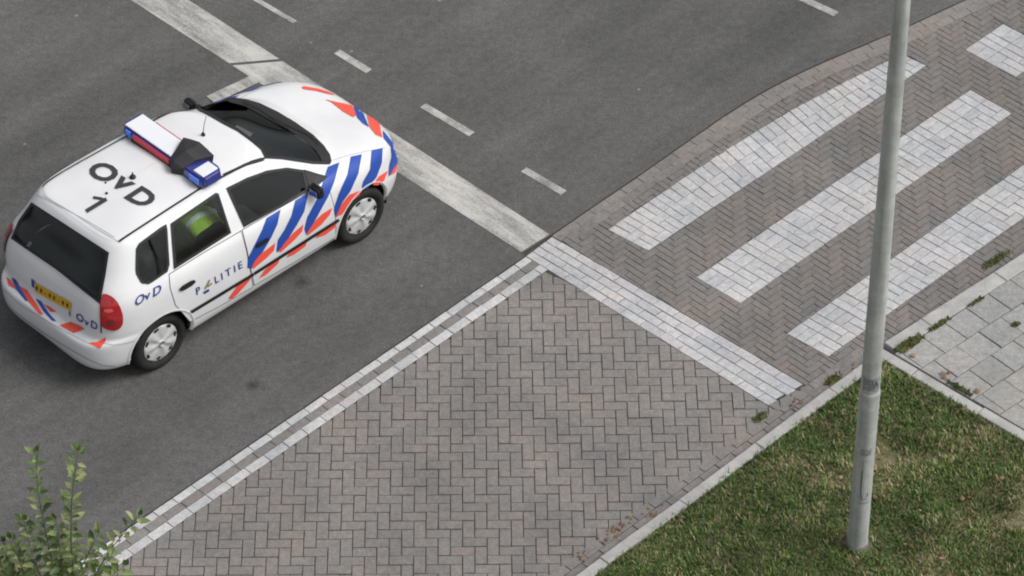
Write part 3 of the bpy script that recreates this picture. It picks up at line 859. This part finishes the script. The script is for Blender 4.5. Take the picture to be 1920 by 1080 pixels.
for p in (ZN([(735,352), (820,402), (870,455), (950,640), (870,592), (790,512)]), ZN([(1132,682), (1200,765), (1285,872), (1325,960), (1305,1060), (1250,1060), (1240,905), (1142,785)])):
    patch('blue_stripe', p, M_BLUE, .006, step=3)
for p in (ZR([(60,190), (105,225), (150,310), (80,272)]), ZR([(180,275), (250,312), (400,540), (370,540), (260,420)]), ZR([(405,440), (460,465), (520,510), (470,517)]), ZR([(550,640), (650,605), (740,640), (780,670), (680,712)]), ZR([(820,800), (900,790), (975,745), (970,790), (920,850)])):
    patch('red_stripe', p, M_RED, .006, step=3)
for p in (ZR([(110,195), (150,217), (260,420), (235,412), (150,310)]), ZR([(330,390), (380,412), (460,540), (520,605), (480,597), (400,512)])):
    patch('blue_stripe', p, M_BLUE, .007, step=3)
# tail lamps
TLP = round_poly(ZR([(932,345), (1000,350), (1070,400), (1120,500), (1132,600), (1100,662), (1040,682), (960,657), (930,620)]))
a, b = patch('tail_light', TLP, M_TAIL, .018, step=4, mirror=True)
lp = round_poly(ZR([(960,480), (1040,478), (1040,510), (965,515)]))
patch('lamp_bulb_window', lp, M_TAILB, .022, a, step=3, mirror=b)
rp = round_poly(ZR([(975,590), (1050,580), (1060,625), (1000,632)])); patch('lamp_bulb_window', rp, mat('dim_lens', (.12,.03,.03), .2), .022, a, step=3, mirror=b)
pline('panel_gap', ZT([(583,590), (582,700), (586,815)]), 2.4, M_BLACK, .004, mirror=True)
pline('panel_gap', ZR([(940,800), (1050,820), (1180,800), (1276,770)]), 1.2, mat('faint_gap', (.35,.36,.37), .8), .003, mirror=True)
pline('bumper_groove', ZR([(25,395), (120,500), (250,600), (400,705), (600,830), (800,945), (940,1005), (1060,1015)]), 1.8, mat('faint_gap', (.35,.36,.37), .8), .003)
pline('bumper_groove', ZR([(30,300), (150,420), (300,520), (480,625), (700,745), (830,810)]), 1.0, mat('faint_gap', (.35,.36,.37), .8), .003)
pline('panel_gap', ZT([(250,20), (420,120), (560,215), (690,290)]), 1.0, mat('faint_gap', (.35,.36,.37), .8), .003)
# number plate
np_ = patch('number_plate', [(66,529), (135,567), (133.5,583), (66,545)], M_YEL, .010, step=5)
patch('plate_band', [(60,522), (66,526), (66,540), (61,536)], M_BLUE, .011, np_, step=4)
for k in range(8):
    t = (k+.6)/8.3; c = V2(66,537).lerp(V2(134,575), t)
    if k in (2, 5): q = [(c.x-1.4, c.y-.8), (c.x+1.4, c.y+.6), (c.x+1.4, c.y+2), (c.x-1.4, c.y+.8)]
    else: q = [(c.x-1.9, c.y-4.6), (c.x+1.6, c.y-2.8), (c.x+1.6, c.y+4.2), (c.x-1.9, c.y+2.4)]
    patch('plate_mark', q, M_LET, .013, np_, step=3)
# lettering: outlines of the letters laid on the surface
def letters(txt, m, name, fn, off=.008, bold=.012, dirn=(0,0,-1), hole=False, out=None, mirror=False):
    """fn maps font units (x, y) to a photo pixel"""
    cu = bpy.data.curves.new('letters', 'FONT'); cu.body = txt; cu.offset = bold; cu.resolution_u = 3
    o = bpy.data.objects.new('letters', cu); col.objects.link(o)
    dg = bpy.context.evaluated_depsgraph_get(); dg.update()
    me = bpy.data.meshes.new_from_object(o.evaluated_get(dg)); bpy.data.objects.remove(o)
    bm = bmesh.new(); bm.from_mesh(me); bmesh.ops.triangulate(bm, faces=bm.faces[:]); bpy.data.meshes.remove(me)
    v, f, okk = [], [], []
    for q in bm.verts:
        x, y = fn(q.co.x, q.co.y); h = cast(x, y); okk.append(h is not None); v.append(h[0]+h[1]*off if h else Vector((0,0,.8)))
    for q in bm.faces:
        ids = [k.index for k in q.verts]
        if all(okk[k] for k in ids): f.append(tuple(ids) if (v[ids[1]]-v[ids[0]]).cross(v[ids[2]]-v[ids[0]]).dot(camL-v[ids[0]]) > 0 else tuple(ids[::-1]))
    bm.free()
    return ob(name, v, f, m, car)
def frame(o, ex, ey):      # photo frame: origin, letter x axis, letter y axis (px per font unit)
    return lambda x, y: (o[0]+ex[0]*x+ey[0]*y, o[1]+ex[1]*x+ey[1]*y)
# font cap height about .69 units; roof: forward is up for the letters
RX, RY = (70, 40), (66, -44)
letters('O', M_LET, 'lettering', frame((158,321), (51,31), (46,-30)), bold=.032)
letters('v', M_LET, 'lettering', frame((207,346), (52,31), (48,-31)), bold=.032)
letters('D', M_LET, 'lettering', frame((231,369), (51,31), (46,-30)), bold=.032)
patch('lettering', strip_poly([(200,374), (181,385.5), (162,397)], 7.5), M_LET, .008, step=4); patch('lettering', strip_poly([(199,376), (188,373), (175,371)], 4.8), M_LET, .0085, step=4)
for t, o in (('O', (252,575)), ('v', (270.5,564)), ('D', (285,557.5))): letters(t, M_LETB, 'lettering', frame(o, (23,-14), (1,-24 if t != 'v' else -22)), bold=.016)
for t, o in (('P', (367,553)), ('L', (402,532)), ('I', (414,525)), ('T', (423,519)), ('I', (438,510.5)), ('E', (446,505.5))):
    letters(t, M_LETB, 'lettering', frame(o, (17,-10), (-3,-18)), bold=.016)
pline('emblem', [(383,541), (388,533), (392,524)], 3.0, mat('emblem_gold', (.22,.19,.10), .5), .008); pline('emblem', [(381,549), (391,543)], 4.5, M_LETB, .008); pline('emblem', [(388,537), (396,530)], 3.0, mat('emblem_gold', (.22,.19,.10), .5), .0095)
for t, o in (('O', (143,598)), ('v', (159,607)), ('D', (170,612))): letters(t, M_LETB, 'lettering', frame(o, (18,9.5), (1,-19 if t != 'v' else -17)), bold=.016)
pline('lettering', [(131.5,583), (132,592)], 2.2, M_LETB, .008)
# roof fittings
def roofpt(px, py): h = cast(px, py); return h[0]
def lathe(name, c, prof, m, parent=None, n=20, axis='z', smooth=True):
    v, f = [], []
    for r, h in prof:
        for k in range(n):
            a = 2*math.pi*k/n
            v.append((c[0]+r*math.cos(a), c[1]+r*math.sin(a), c[2]+h) if axis == 'z' else (c[0]+r*math.cos(a), c[1]+h, c[2]+r*math.sin(a)))
    for i in range(len(prof)-1):
        for k in range(n): a = i*n+k; b = i*n+(k+1) % n; f.append((a, b, b+n, a+n))
    f.append(tuple((len(prof)-1)*n+k for k in range(n)))
    return ob(name, v, f, m, parent or car, smooth)
p = roofpt(249, 333); lathe('roof_aerial', p, [(.03,-.005), (.03,.012), (.022,.022), (.010,.03), (.006,.06), (.003,.065)], M_BLACK)
p = roofpt(381, 254); ae = lathe('roof_aerial', p, [(.020,-.005), (.02,.015), (.012,.03), (.006,.04)], M_BLACK, n=12)
v, f = [], []; tube(v, f, [p+Vector((0,0,.03)), p+Vector((.012,-.01,.13)), p+Vector((.03,-.03,.235))], [.0042,.0036,.0025], 6); ob('aerial_rod', v, f, M_BLACK, ae)
p = roofpt(200, 363); lathe('roof_bolt', p, [(.014,-.004), (.012,.012), (.004,.016)], M_BLACK, n=10)
p = roofpt(198, 343); lathe('roof_bolt', p, [(.010,-.004), (.009,.01), (.003,.013)], M_BLACK, n=10)
# light bar
BX, BZ = -.315, 1.545
rbox('light_bar_foot', (BX, .44, 1.47), (.13, .09, .07), M_BLACK, car, .012); rbox('light_bar_foot', (BX, -.44, 1.47), (.13, .09, .07), M_BLACK, car, .012)
def barbody(name, y0, y1, m, z0, z1, ch, dx=.135, parent=None, bev=.014):
    pl = [(BX-dx, y0+(ch if ch else 0)), (BX-dx+ch*.7, y0), (BX+dx-ch*.7, y0), (BX+dx, y0+ch), (BX+dx, y1-ch), (BX+dx-ch*.7, y1), (BX-dx+ch*.7, y1), (BX-dx, y1-ch)]
    bm = bmesh.new(); vb = [bm.verts.new((x, y, z0)) for x, y in pl]; vt = [bm.verts.new((BX+(x-BX)*.92, y*.985, z1)) for x, y in pl]
    bm.faces.new(vb[::-1]); bm.faces.new(vt)
    for i in range(8): bm.faces.new((vb[i], vb[(i+1) % 8], vt[(i+1) % 8], vt[i]))
    bmesh.ops.remove_doubles(bm, verts=bm.verts[:], dist=1e-4); bmesh.ops.recalc_face_normals(bm, faces=bm.faces[:])
    bmesh.ops.bevel(bm, geom=bm.edges[:], offset=bev, segments=2, affect='EDGES')
    return bmobj(name, bm, m, parent or car, smooth=False)
bar = barbody('light_bar', -.575, .575, M_BLENS, 1.49, 1.60, .055)
rbox('bar_base', (BX, 0, 1.492), (.25, 1.02, .022), M_BLACK, bar, .006)
rbox('bar_cover', (BX, .21, 1.600), (.215, .64, .02), M_WLENS, bar, .007); rbox('bar_cover', (BX, -.47, 1.600), (.18, .135, .02), M_WLENS, bar, .007)
rbox('red_panel', (BX-.133, .13, 1.553), (.02, .50, .062), M_RLENS, bar, .006)
rbox('red_panel', (BX+.133, .13, 1.553), (.02, .50, .05), M_RLENS, bar, .006)
rbox('bar_lower_rail', (BX-.138, .10, 1.508), (.02, .62, .024), M_BLACK, bar, .004)
rbox('blue_lamp', (BX-.132, -.455, 1.555), (.02, .13, .06), M_BLENS2, bar, .007); rbox('blue_lamp', (BX-.132, .46, 1.555), (.02, .07, .06), M_BLENS2, bar, .007)
# black cover thrown over the loudspeaker on the bar
def cp(px, py, z): return carplane(px, py, z=z)
top = [cp(344,257,1.66), cp(374,266,1.67), cp(401,291,1.63), cp(366,301,1.625), cp(343,316,1.60), cp(320,316,1.575), cp(316,301,1.585), cp(329,281,1.64)]
r0, r1 = cp(325,301,1.63), cp(371,272,1.695)
mid_ = (r0+r1)/2+Vector((0,0,.02))
cen = sum(top, Vector((0,0,0)))/8
skirt = [Vector((q.x+(cen.x-q.x)*.05, q.y+(cen.y-q.y)*.12, 1.50)) for q in top]
v = top+[r0, mid_, r1]+skirt; f = [(0,1,10,9), (1,2,10), (2,3,9,10), (3,4,8,9), (4,5,8), (5,6,8), (6,7,9,8), (7,0,9)]
for i in range(8): f.append((i, i+11, (i+1) % 8+11, (i+1) % 8))
bm = bmesh.new(); vv = [bm.verts.new(q) for q in v]
for q in f: bm.faces.new([vv[k] for k in q])
bmesh.ops.recalc_face_normals(bm, faces=bm.faces[:])
bmesh.ops.subdivide_edges(bm, edges=bm.edges[:], cuts=1, use_grid_fill=True)
for q in bm.verts: q.co += Vector((0,0,1))*.008*noise.noise(q.co*14)
bmobj('speaker_cover', bm, mat('black_fabric', (.028,.028,.03), .7, spec=.35), car, smooth=False)
# mirrors
for s in (-1, 1):
    mr = rbox('door_mirror', (.64, s*.89, 1.025), (.10, .15, .12), M_BLACK, car, .045, 3, taper=(.8,.85))
    rbox('mirror_arm', (.665, s*.80, 1.0), (.09, .10, .05), M_BLACK, mr, .012); rbox('mirror_glass', (.588, s*.89, 1.025), (.006, .10, .07), mat('mirror_face', (.5,.52,.55), .05, metal=1.), mr, .002)
    tp = [(.64,1.02), (.93,1.0), (.78,1.09)]
patch('mirror_base', ZB([(1058,332), (1142,357), (1128,372), (1080,402)]), M_BLACK, .012, step=4, mirror=True)
# front: lamps, grille, plate
def front_patch(name, yz, m, off, parent=None):
    cv, cf = fill([(y*1000, z*1000) for y, z in yz], (), 25); v = []
    okk = []
    for p in cv:
        h = bvh.ray_cast(Vector((3, p.x/1000, p.y/1000)), Vector((-1,0,0))); okk.append(h[0] is not None)
        v.append(h[0]+Vector((off, 0, 0)) if h[0] else Vector((1.5, 0, .5)))
    f = [q if (v[q[1]]-v[q[0]]).cross(v[q[2]]-v[q[0]]).x > 0 else q[::-1] for q in cf if all(okk[k] for k in q)]
    return ob(name, v, f, m, parent or car, True)
for s in (-1, 1): front_patch('headlight', round_poly([(s*.40,.60), (s*.66,.585), (s*.74,.64), (s*.70,.72), (s*.42,.70)]), M_HEAD, .008)
front_patch('grille', round_poly([(-.34,.60), (.34,.60), (.32,.685), (-.32,.685)]), M_BLACK, .006)
front_patch('air_intake', round_poly([(-.5,.27), (.5,.27), (.48,.37), (-.48,.37)]), M_BLACK, .006)
front_patch('number_plate', [(-.26,.43), (.26,.43), (.26,.53), (-.26,.53)], M_YEL, .012)
# wheels
def wheel(x, sy):
    c = (x, sy*.735, .297); o = sy
    tyre = lathe('wheel', (0,0,0), [(.212,-.085*o), (.262,-.093*o), (.288,-.08*o), (.297,-.05*o), (.297,.05*o), (.288,.08*o), (.262,.093*o), (.222,.088*o), (.214,.07*o)], M_RUB, car, 40, 'y'); tyre.location = c
    # hub cap: dished disc with a ring of openings
    NAg, rad = 112, [.0,.028,.045,.075,.10,.12,.14,.152,.160,.168,.176,.184,.192,.205,.216]
    prof = lambda r: .070+.018*(1-(r/.21)**2)+(.012 if r < .035 else 0)-(.012 if r > .2 else 0)
    v = [(0, (prof(0)+.012)*o, 0)]; f = []
    for r in rad[1:]:
        for k in range(NAg):
            a = 2*math.pi*k/NAg; spoke = -.007*math.cos(a*7) if .06 < r < .19 else 0
            v.append((r*math.cos(a), (prof(r)+spoke)*o, r*math.sin(a)))
    for k in range(NAg): f.append((0, 1+k, 1+(k+1) % NAg))
    for i in range(1, len(rad)-1):
        for k in range(NAg):
            rm = (rad[i]+rad[i+1])/2; ph = ((k+.5)/NAg*7+.5) % 1-.5
            if .145 < rm < .20 and (abs(ph)/.19)**2+((rm-.172)/.017)**2 < 1: continue
            a, b = 1+(i-1)*NAg+k, 1+(i-1)*NAg+(k+1) % NAg; f.append((a, b, b+NAg, a+NAg))
    if o > 0: f = [q[::-1] for q in f]
    h = ob('hub_cap', v, f, M_HUB, tyre, True)
    lathe('brake_backing', (0,0,0), [(.205,.0), (.205,.05*o), (.0001,.052*o)], M_BLACK, tyre, 32, 'y')
    return tyre
for x in (-WB, WB):
    for sy in (-1, 1): wheel(x, sy)
# wheel-arch lips following the body side
for s in (-1, 1):
    for sy in (-1, 1):
        v, f, bad = [], [], []
        for k in range(41):
            a = math.pi*(-.06+1.12*k/40)
            miss = False
            for R_, o_ in ((WR-.012, .0), (WR+.006, .012), (WR+.022, .004)):
                x, z = s*WB+math.cos(a)*R_, .31+math.sin(a)*R_
                h = bvh.ray_cast(Vector((x, sy*2, max(z, .225))), Vector((0, -sy, 0)))
                y = h[0].y if h[0] else None; miss = miss or y is None or abs(y) < .70; y = y or sy*.75
                v.append((x, y+sy*o_-(sy*.02 if R_ < WR else 0), z))
            bad.append(miss)
        for k in range(40):
            if bad[k] or bad[k+1]: continue
            for j in range(2): b = 3*k+j; f.append((b, b+1, b+4, b+3) if sy > 0 else (b+3, b+4, b+1, b))
        lf2 = []
        ob('arch_lip', v, f, M_WHITE, car, True)
# inside
def seat(x, y, wd, nm='seat'):
    st = rbox(nm, (x, y, .50), (.50, wd, .20), M_SEAT, car, .06, 3)
    rbox('backrest', (x-.27, y, .83), (.16, wd, .62), M_SEAT, st, .055, 3, rot=Matrix.Rotation(math.radians(-14), 3, 'Y'))
    return st
for y in (-.36, .36):
    st = seat(.12, y, .50); rbox('headrest', (-.255, y, 1.20), (.10, .26, .17), M_SEAT, st, .04, 3, rot=Matrix.Rotation(math.radians(-10), 3, 'Y'))
st = seat(-.78, 0, 1.2)
for y in (-.36, .36): rbox('headrest', (-1.15, y, 1.17), (.09, .25, .12), M_SEAT, st, .035, 3)
rbox('dashboard', (.86, 0, .83), (.52, 1.26, .24), M_DARK, car, .06, 3)
rbox('parcel_shelf', (-1.42, 0, .93), (.40, 1.12, .03), M_DARK, car, .01)
v, f = [], []; tube(v, f, [Vector((.50+.03*math.sin(a)*-1, .36+.18*math.cos(a), .93+.17*math.sin(a))) for a in [2*math.pi*k/24 for k in range(25)]], [.014]*25, 8)
ob('steering_wheel', v, f, M_BLACK, car, True)
d = rayL(453, 238); pp = camL+d*((1.02-camL.z)/d.z)
rbox('paper_note', (pp.x, pp.y, .957), (.10, .20, .008), M_WLENS, car, .002, 1, rot=Matrix.Rotation(math.radians(8), 3, 'Z'))
# high-visibility jacket hung over the front passenger seat
M_HV = mat('hi_vis_fabric', (.42,.66,.03), .7, spec=.3, build=speck_b((.30,.52,.02), (.48,.72,.05), 9, 40, .5, obj=True))
M_HVB = mat('reflective_band', (.62,.66,.68), .35, spec=.6)
jr = tag(empty('hi_vis_jacket', CMW @ Vector((-.27, -.37, .67)), CAR_HEAD), 'yellow-green high-visibility jacket with silver band seen through the police car side window', 'jacket')
def jacket():
    v, f = [], []; nu_, nv_ = 22, 18; P = []
    for i in range(nu_+1):
        for j in range(nv_+1):
            s = i/nu_*2-1; t = j/nv_            # s across the seat back, t from front hem over the top to the back hem
            y = s*.25*(1-.10*abs(math.cos(math.pi*t)))
            a = math.pi*(t*1.0)
            x = -.07-.11*math.cos(math.pi*min(1, max(0, (t-.38)/.24)))*-1 if False else (.05 if t < .38 else (-.30 if t > .62 else .05-.35*(t-.38)/.24))
            z = (.05+.43*(t/.38) if t < .38 else (.05+.43*((1-t)/.38) if t > .62 else .48+.05*math.sin(math.pi*(t-.38)/.24)))
            x += -(z-.25)*.25
            z -= .10*abs(s)**3
            nn = Vector((x*5, y*9, z*7)); v.append((x+.025*noise.noise(nn), y+.02*noise.noise(nn+Vector((5,5,5))), z+.02*noise.noise(nn*1.3)))
    for i in range(nu_):
        for j in range(nv_): a = i*(nv_+1)+j; f.append((a, a+nv_+1, a+nv_+2, a+1))
    return v, f
v, f = jacket()
cen_i = lambda q: sum((Vector(v[k]) for k in q), Vector((0,0,0)))/4
o = ob('fabric', v, [q for q in f], M_HV, jr, True)
bandf = [q for q in f if (q[0]//19) in (3, 4) or (q[0]//19) in (17, 18)]
use = sorted({k for q in bandf for k in q}); ix = {k: i for i, k in enumerate(use)}
ob('reflective_band', [Vector(v[k])+Vector((-.0 if False else 0, 0, 0))+Vector((0,0,.008))+Vector((-.008 if v[k][0] < -.1 else .008, 0, 0)) for k in use], [tuple(ix[k] for k in q) for q in bandf], M_HVB, jr, True)

# ------------------------------------------------------------------ lamp post
def pole_b(t, b):
    v = coords(t, obj=True)
    c = ramp(t, noi(t, v, 6, 6, .75), [(.3, (.33,.345,.335)), (.7, (.50,.515,.50))])
    st = ramp(t, noi(t, coords(t, (14, 14, .8), 0, True), 1.0, 4), [(.35, g3(.80)), (.65, g3(1.1))])
    c = mix(t, 1.0, c, st, 'MULTIPLY')
    t.links.new(c, b.inputs['Base Color']); b.inputs['Roughness'].default_value = .5
M_POLE = mat('galvanised_steel', (.36,.36,.36), .5, metal=.1, build=pole_b)
pb = gp(1607, 1022, VZ-.02)
lp = tag(empty('lamp_post', (pb.x, pb.y, VZ-.03)), 'grey galvanised steel lamp post standing on the grass verge', 'lamp post')
def lathe0(name, prof, m, parent, n=32, lean=0.):
    v, f = [], []
    for r, h in prof:
        for k in range(n):
            a = 2*math.pi*k/n; v.append((r*math.cos(a)-lean*h, r*math.sin(a), h))
    for i in range(len(prof)-1):
        for k in range(n): a = i*n+k; b = i*n+(k+1) % n; f.append((a, b, b+n, a+n))
    f.append(tuple((len(prof)-1)*n+k for k in range(n)))
    return ob(name, v, f, m, parent, True)
LEAN = .004
lathe0('pole_base', [(.089,-.1), (.089,.3), (.0885,1.0), (.088,1.83), (.087,1.86)], M_POLE, lp, lean=LEAN)
lathe0('pole_shaft', [(.084,1.84), (.083,1.875), (.0825,1.9), (.078,3.2), (.070,5.0), (.063,6.6), (.055,8.2)], M_POLE, lp, lean=LEAN)
lathe0('collar', [(.089,1.825), (.0897,1.83), (.0897,1.86), (.086,1.88), (.083,1.885)], M_POLE, lp, lean=LEAN)
def band(name, z0, z1, a0, a1, r, m, n=14, wob=0):
    v, f = [], []
    for k in range(n+1):
        a = math.radians(a0+(a1-a0)*k/n)
        for z in (z0, z1):
            zz = z+wob*noise.noise(Vector((k*.9, z*7, 2))); v.append((r*math.cos(a)-LEAN*zz, r*math.sin(a), zz))
    for k in range(n): f.append((2*k, 2*k+2, 2*k+3, 2*k+1))
    return ob(name, v, f, m, lp, True)
M_STK = mat('old_sticker', (.2,.2,.21), .6, build=worn_b((.24,.24,.26), (.42,.42,.42), .45, .75, (1,1,1), 0, 30))
M_STK2 = mat('pale_sticker', (.5,.5,.5), .6, build=worn_b((.50,.50,.49), (.30,.30,.30), .45, .75, (1,1,1), 0, 30))
M_MARK = mat('dark_scribble', (.03,.03,.033), .7)
band('sticker', 1.93, 2.07, 215, 325, .0836, M_STK, wob=.03); band('sticker', 1.70, 1.80, 225, 300, .0892, M_STK2, wob=.02); band('sticker', 1.18, 1.25, 240, 300, .0895, M_STK, wob=.03)
# access door with its dark joint
band('access_door', .62, 1.12, 262, 318, .0905, M_POLE)
band('door_joint', .60, 1.14, 257, 259, .0900, M_STK); band('door_joint', .605, .62, 258, 318, .0900, M_STK)
v, f = [], []; tube(v, f, [Vector((.0905*math.cos(math.radians(a))-LEAN*z, .0905*math.sin(math.radians(a)), z)) for a, z in ((257,1.0), (258,.80), (262,.70), (272,.655), (290,.66), (297,.70), (299,.73))], [.0036]*7, 6); ob('scribble', v, f, M_MARK, lp)
v, f = [], []
tube(v, f, [Vector((.0838*math.cos(math.radians(a)), .0838*math.sin(math.radians(a)), z)) for a, z in ((230,2.0), (243,2.06), (255,1.97), (268,2.05), (280,1.96), (292,2.04), (305,1.98))], [.0032]*7, 6); ob('scribble', v, f, M_MARK, lp)
rbox('luminaire', (-.35-LEAN*8, 0, 8.22), (.75, .22, .12), M_POLE, lp, .05, 3)
lathe0('ground_collar', [(.11,-.05), (.108,.045), (.092,.06)], mat('rusty_foot', (.11,.10,.095), .8), lp)

# ------------------------------------------------------------------ young tree by the verge, its top reaches into view
M_BARK = mat('bark', (.09,.10,.05), .9, build=speck_b((.06,.065,.03), (.12,.125,.06), 9, 60, .5, obj=True))
def leaf_b(t, b):
    oi = N(t, 'ShaderNodeNewGeometry'); c = ramp(t, oi.outputs['Random Per Island'], [(0, (.06,.105,.03)), (.35, (.105,.155,.048)), (.6, (.155,.205,.07)), (.85, (.215,.25,.10)), (1, (.30,.32,.15))])
    t.links.new(c, b.inputs['Base Color']); b.inputs['Subsurface Weight'].default_value = 0
    b.inputs['Transmission Weight'].default_value = 0
M_LEAF = mat('tree_leaf', (.08,.12,.03), .55, spec=.35, build=leaf_b)
TZ = 6.0
tb = gp(95, 1135, 5.0)
tree = tag(empty('young_tree', (tb.x, tb.y, 0)), 'leafy green young tree whose top reaches into the lower left corner', 'tree')
T0 = Vector((tb.x, tb.y, 0))
rt = random.Random(11)
bvs, bfs, lvs, lfs = [], [], [], []
tube(bvs, bfs, [Vector((0,0,0)), Vector((.02,.01,1.5)), Vector((-.02,.02,3.2)), Vector((0,0,4.4))], [.075,.06,.045,.028], 9)
def leaf(c, d, up, s):
    d = d.normalized(); sd_ = d.cross(up).normalized(); n = sd_.cross(d); b = len(lvs); w_ = s*.23
    lvs.extend([c, c+d*s*.35+sd_*w_+n*s*.05, c+d*s*.7+sd_*w_*.75+n*s*.03, c+d*s-n*s*.06, c+d*s*.7-sd_*w_*.75+n*s*.03, c+d*s*.35-sd_*w_+n*s*.05, c+d*s*.5-n*s*.02])
    for k in range(6): lfs.append((b+k, b+(k+1) % 6, b+6))
def shoot(pts, r0, spacing=.062, size=.085, bare=.1):
    """twig through the points, leaves in pairs along it"""
    fine_ = []
    for i in range(len(pts)-1):
        for k in range(6):
            t = k/6; p0 = pts[max(0, i-1)]; p3 = pts[min(len(pts)-1, i+2)]; fine_.append(cr(p0, pts[i], pts[i+1], p3, t))
    fine_.append(pts[-1]); n = len(fine_)
    tube(bvs, bfs, fine_, [r0*(1-.8*i/(n-1)) for i in range(n)], 5)
    L = 0; nxt = bare; ang = rt.uniform(0, 6.28)
    for i in range(n-1):
        a, b = fine_[i], fine_[i+1]; l = (b-a).length
        while nxt <= L+l:
            p = a.lerp(b, (nxt-L)/l); ax = (b-a).normalized(); sd_ = ax.cross(Vector((.3,.8,.2))).normalized(); up_ = sd_.cross(ax)
            ang += 1.57+rt.uniform(-.3,.3)
            for q in (0, math.pi):
                if rt.random() < .1: continue
                o = sd_*math.cos(ang+q)+up_*math.sin(ang+q); dd = o*1.0+ax*rt.uniform(.3,.8)+Vector((0,0,rt.uniform(-.35,.15)))
                leaf(p+o*.008, dd, Vector((rt.uniform(-.3,.3), rt.uniform(-.6,.1), 1)), size*rt.uniform(.65,1.2))
            nxt += spacing*rt.uniform(.8,1.2)
        L += l
    for q in range(3): leaf(pts[-1], Vector((rt.uniform(-.5,.5), rt.uniform(-.5,.5), 1)), Vector((0,-1,.3)), size*.75)
def tp(px, py, z): p = gp(px, py, z); return Vector((p.x, p.y, z))-T0
# shoots seen in the photograph: points given with a height on the way up
hub = Vector((0, 0, 4.3))
def zat(py): return 4.95+(1135-py)*.0046
for pl in ([(105,1100), (88,1010), (72,925), (66,848)], [(135,1100), (133,1010), (136,920), (147,845)], [(165,1110), (195,1050), (232,1000), (262,966)], [(60,1110), (35,1050), (18,1010)], [(140,1100), (165,1040), (185,1000)], [(85,1110), (60,1040), (45,975)], [(115,1105), (112,1030), (105,975)], [(20,1110), (0,1050), (-20,1000)], [(180,1120), (205,1085), (235,1060)]):
    P_ = [hub]+[tp(x, y, zat(y)) for x, y in pl]
    shoot(P_, .007, bare=.25, spacing=.04, size=.09)
for k in range(75):
    a = rt.uniform(0, 6.283); hh = rt.uniform(2.4, 4.35); ln = rt.uniform(.5, 1.0)*(1.15-.12*hh); el = rt.uniform(.25, 1.1)
    base = Vector((0, 0, hh)); d = Vector((math.cos(a)*math.cos(el), math.sin(a)*math.cos(el), math.sin(el)))
    P_ = [base, base+d*ln*.5, base+d*ln+Vector((0,0,ln*.25))]
    if proj(P_[-1]+T0)[1] < 985: continue
    shoot(P_, .010, bare=.12, spacing=.062)
for k in range(190):
    a = rt.uniform(0, 6.283); base = hub+Vector((rt.uniform(-.1,.1), rt.uniform(-.1,.1), rt.uniform(-.2,.3))); d = Vector((math.cos(a)*.6, math.sin(a)*.6, rt.uniform(.3,1.0))).normalized(); ln = rt.uniform(.35,.95)
    P_ = [base, base+d*ln*.5, base+d*ln]
    x, y = proj(P_[-1]+T0)
    if y < 985+max(0, x-130)*.55+max(0, 40-x)*.2+rt.uniform(-22, 30): continue
    shoot(P_, .006, bare=.06, spacing=.042, size=.078)
ob('trunk', bvs, bfs, M_BARK, tree, True); ob('crown', lvs, lfs, M_LEAF, tree)
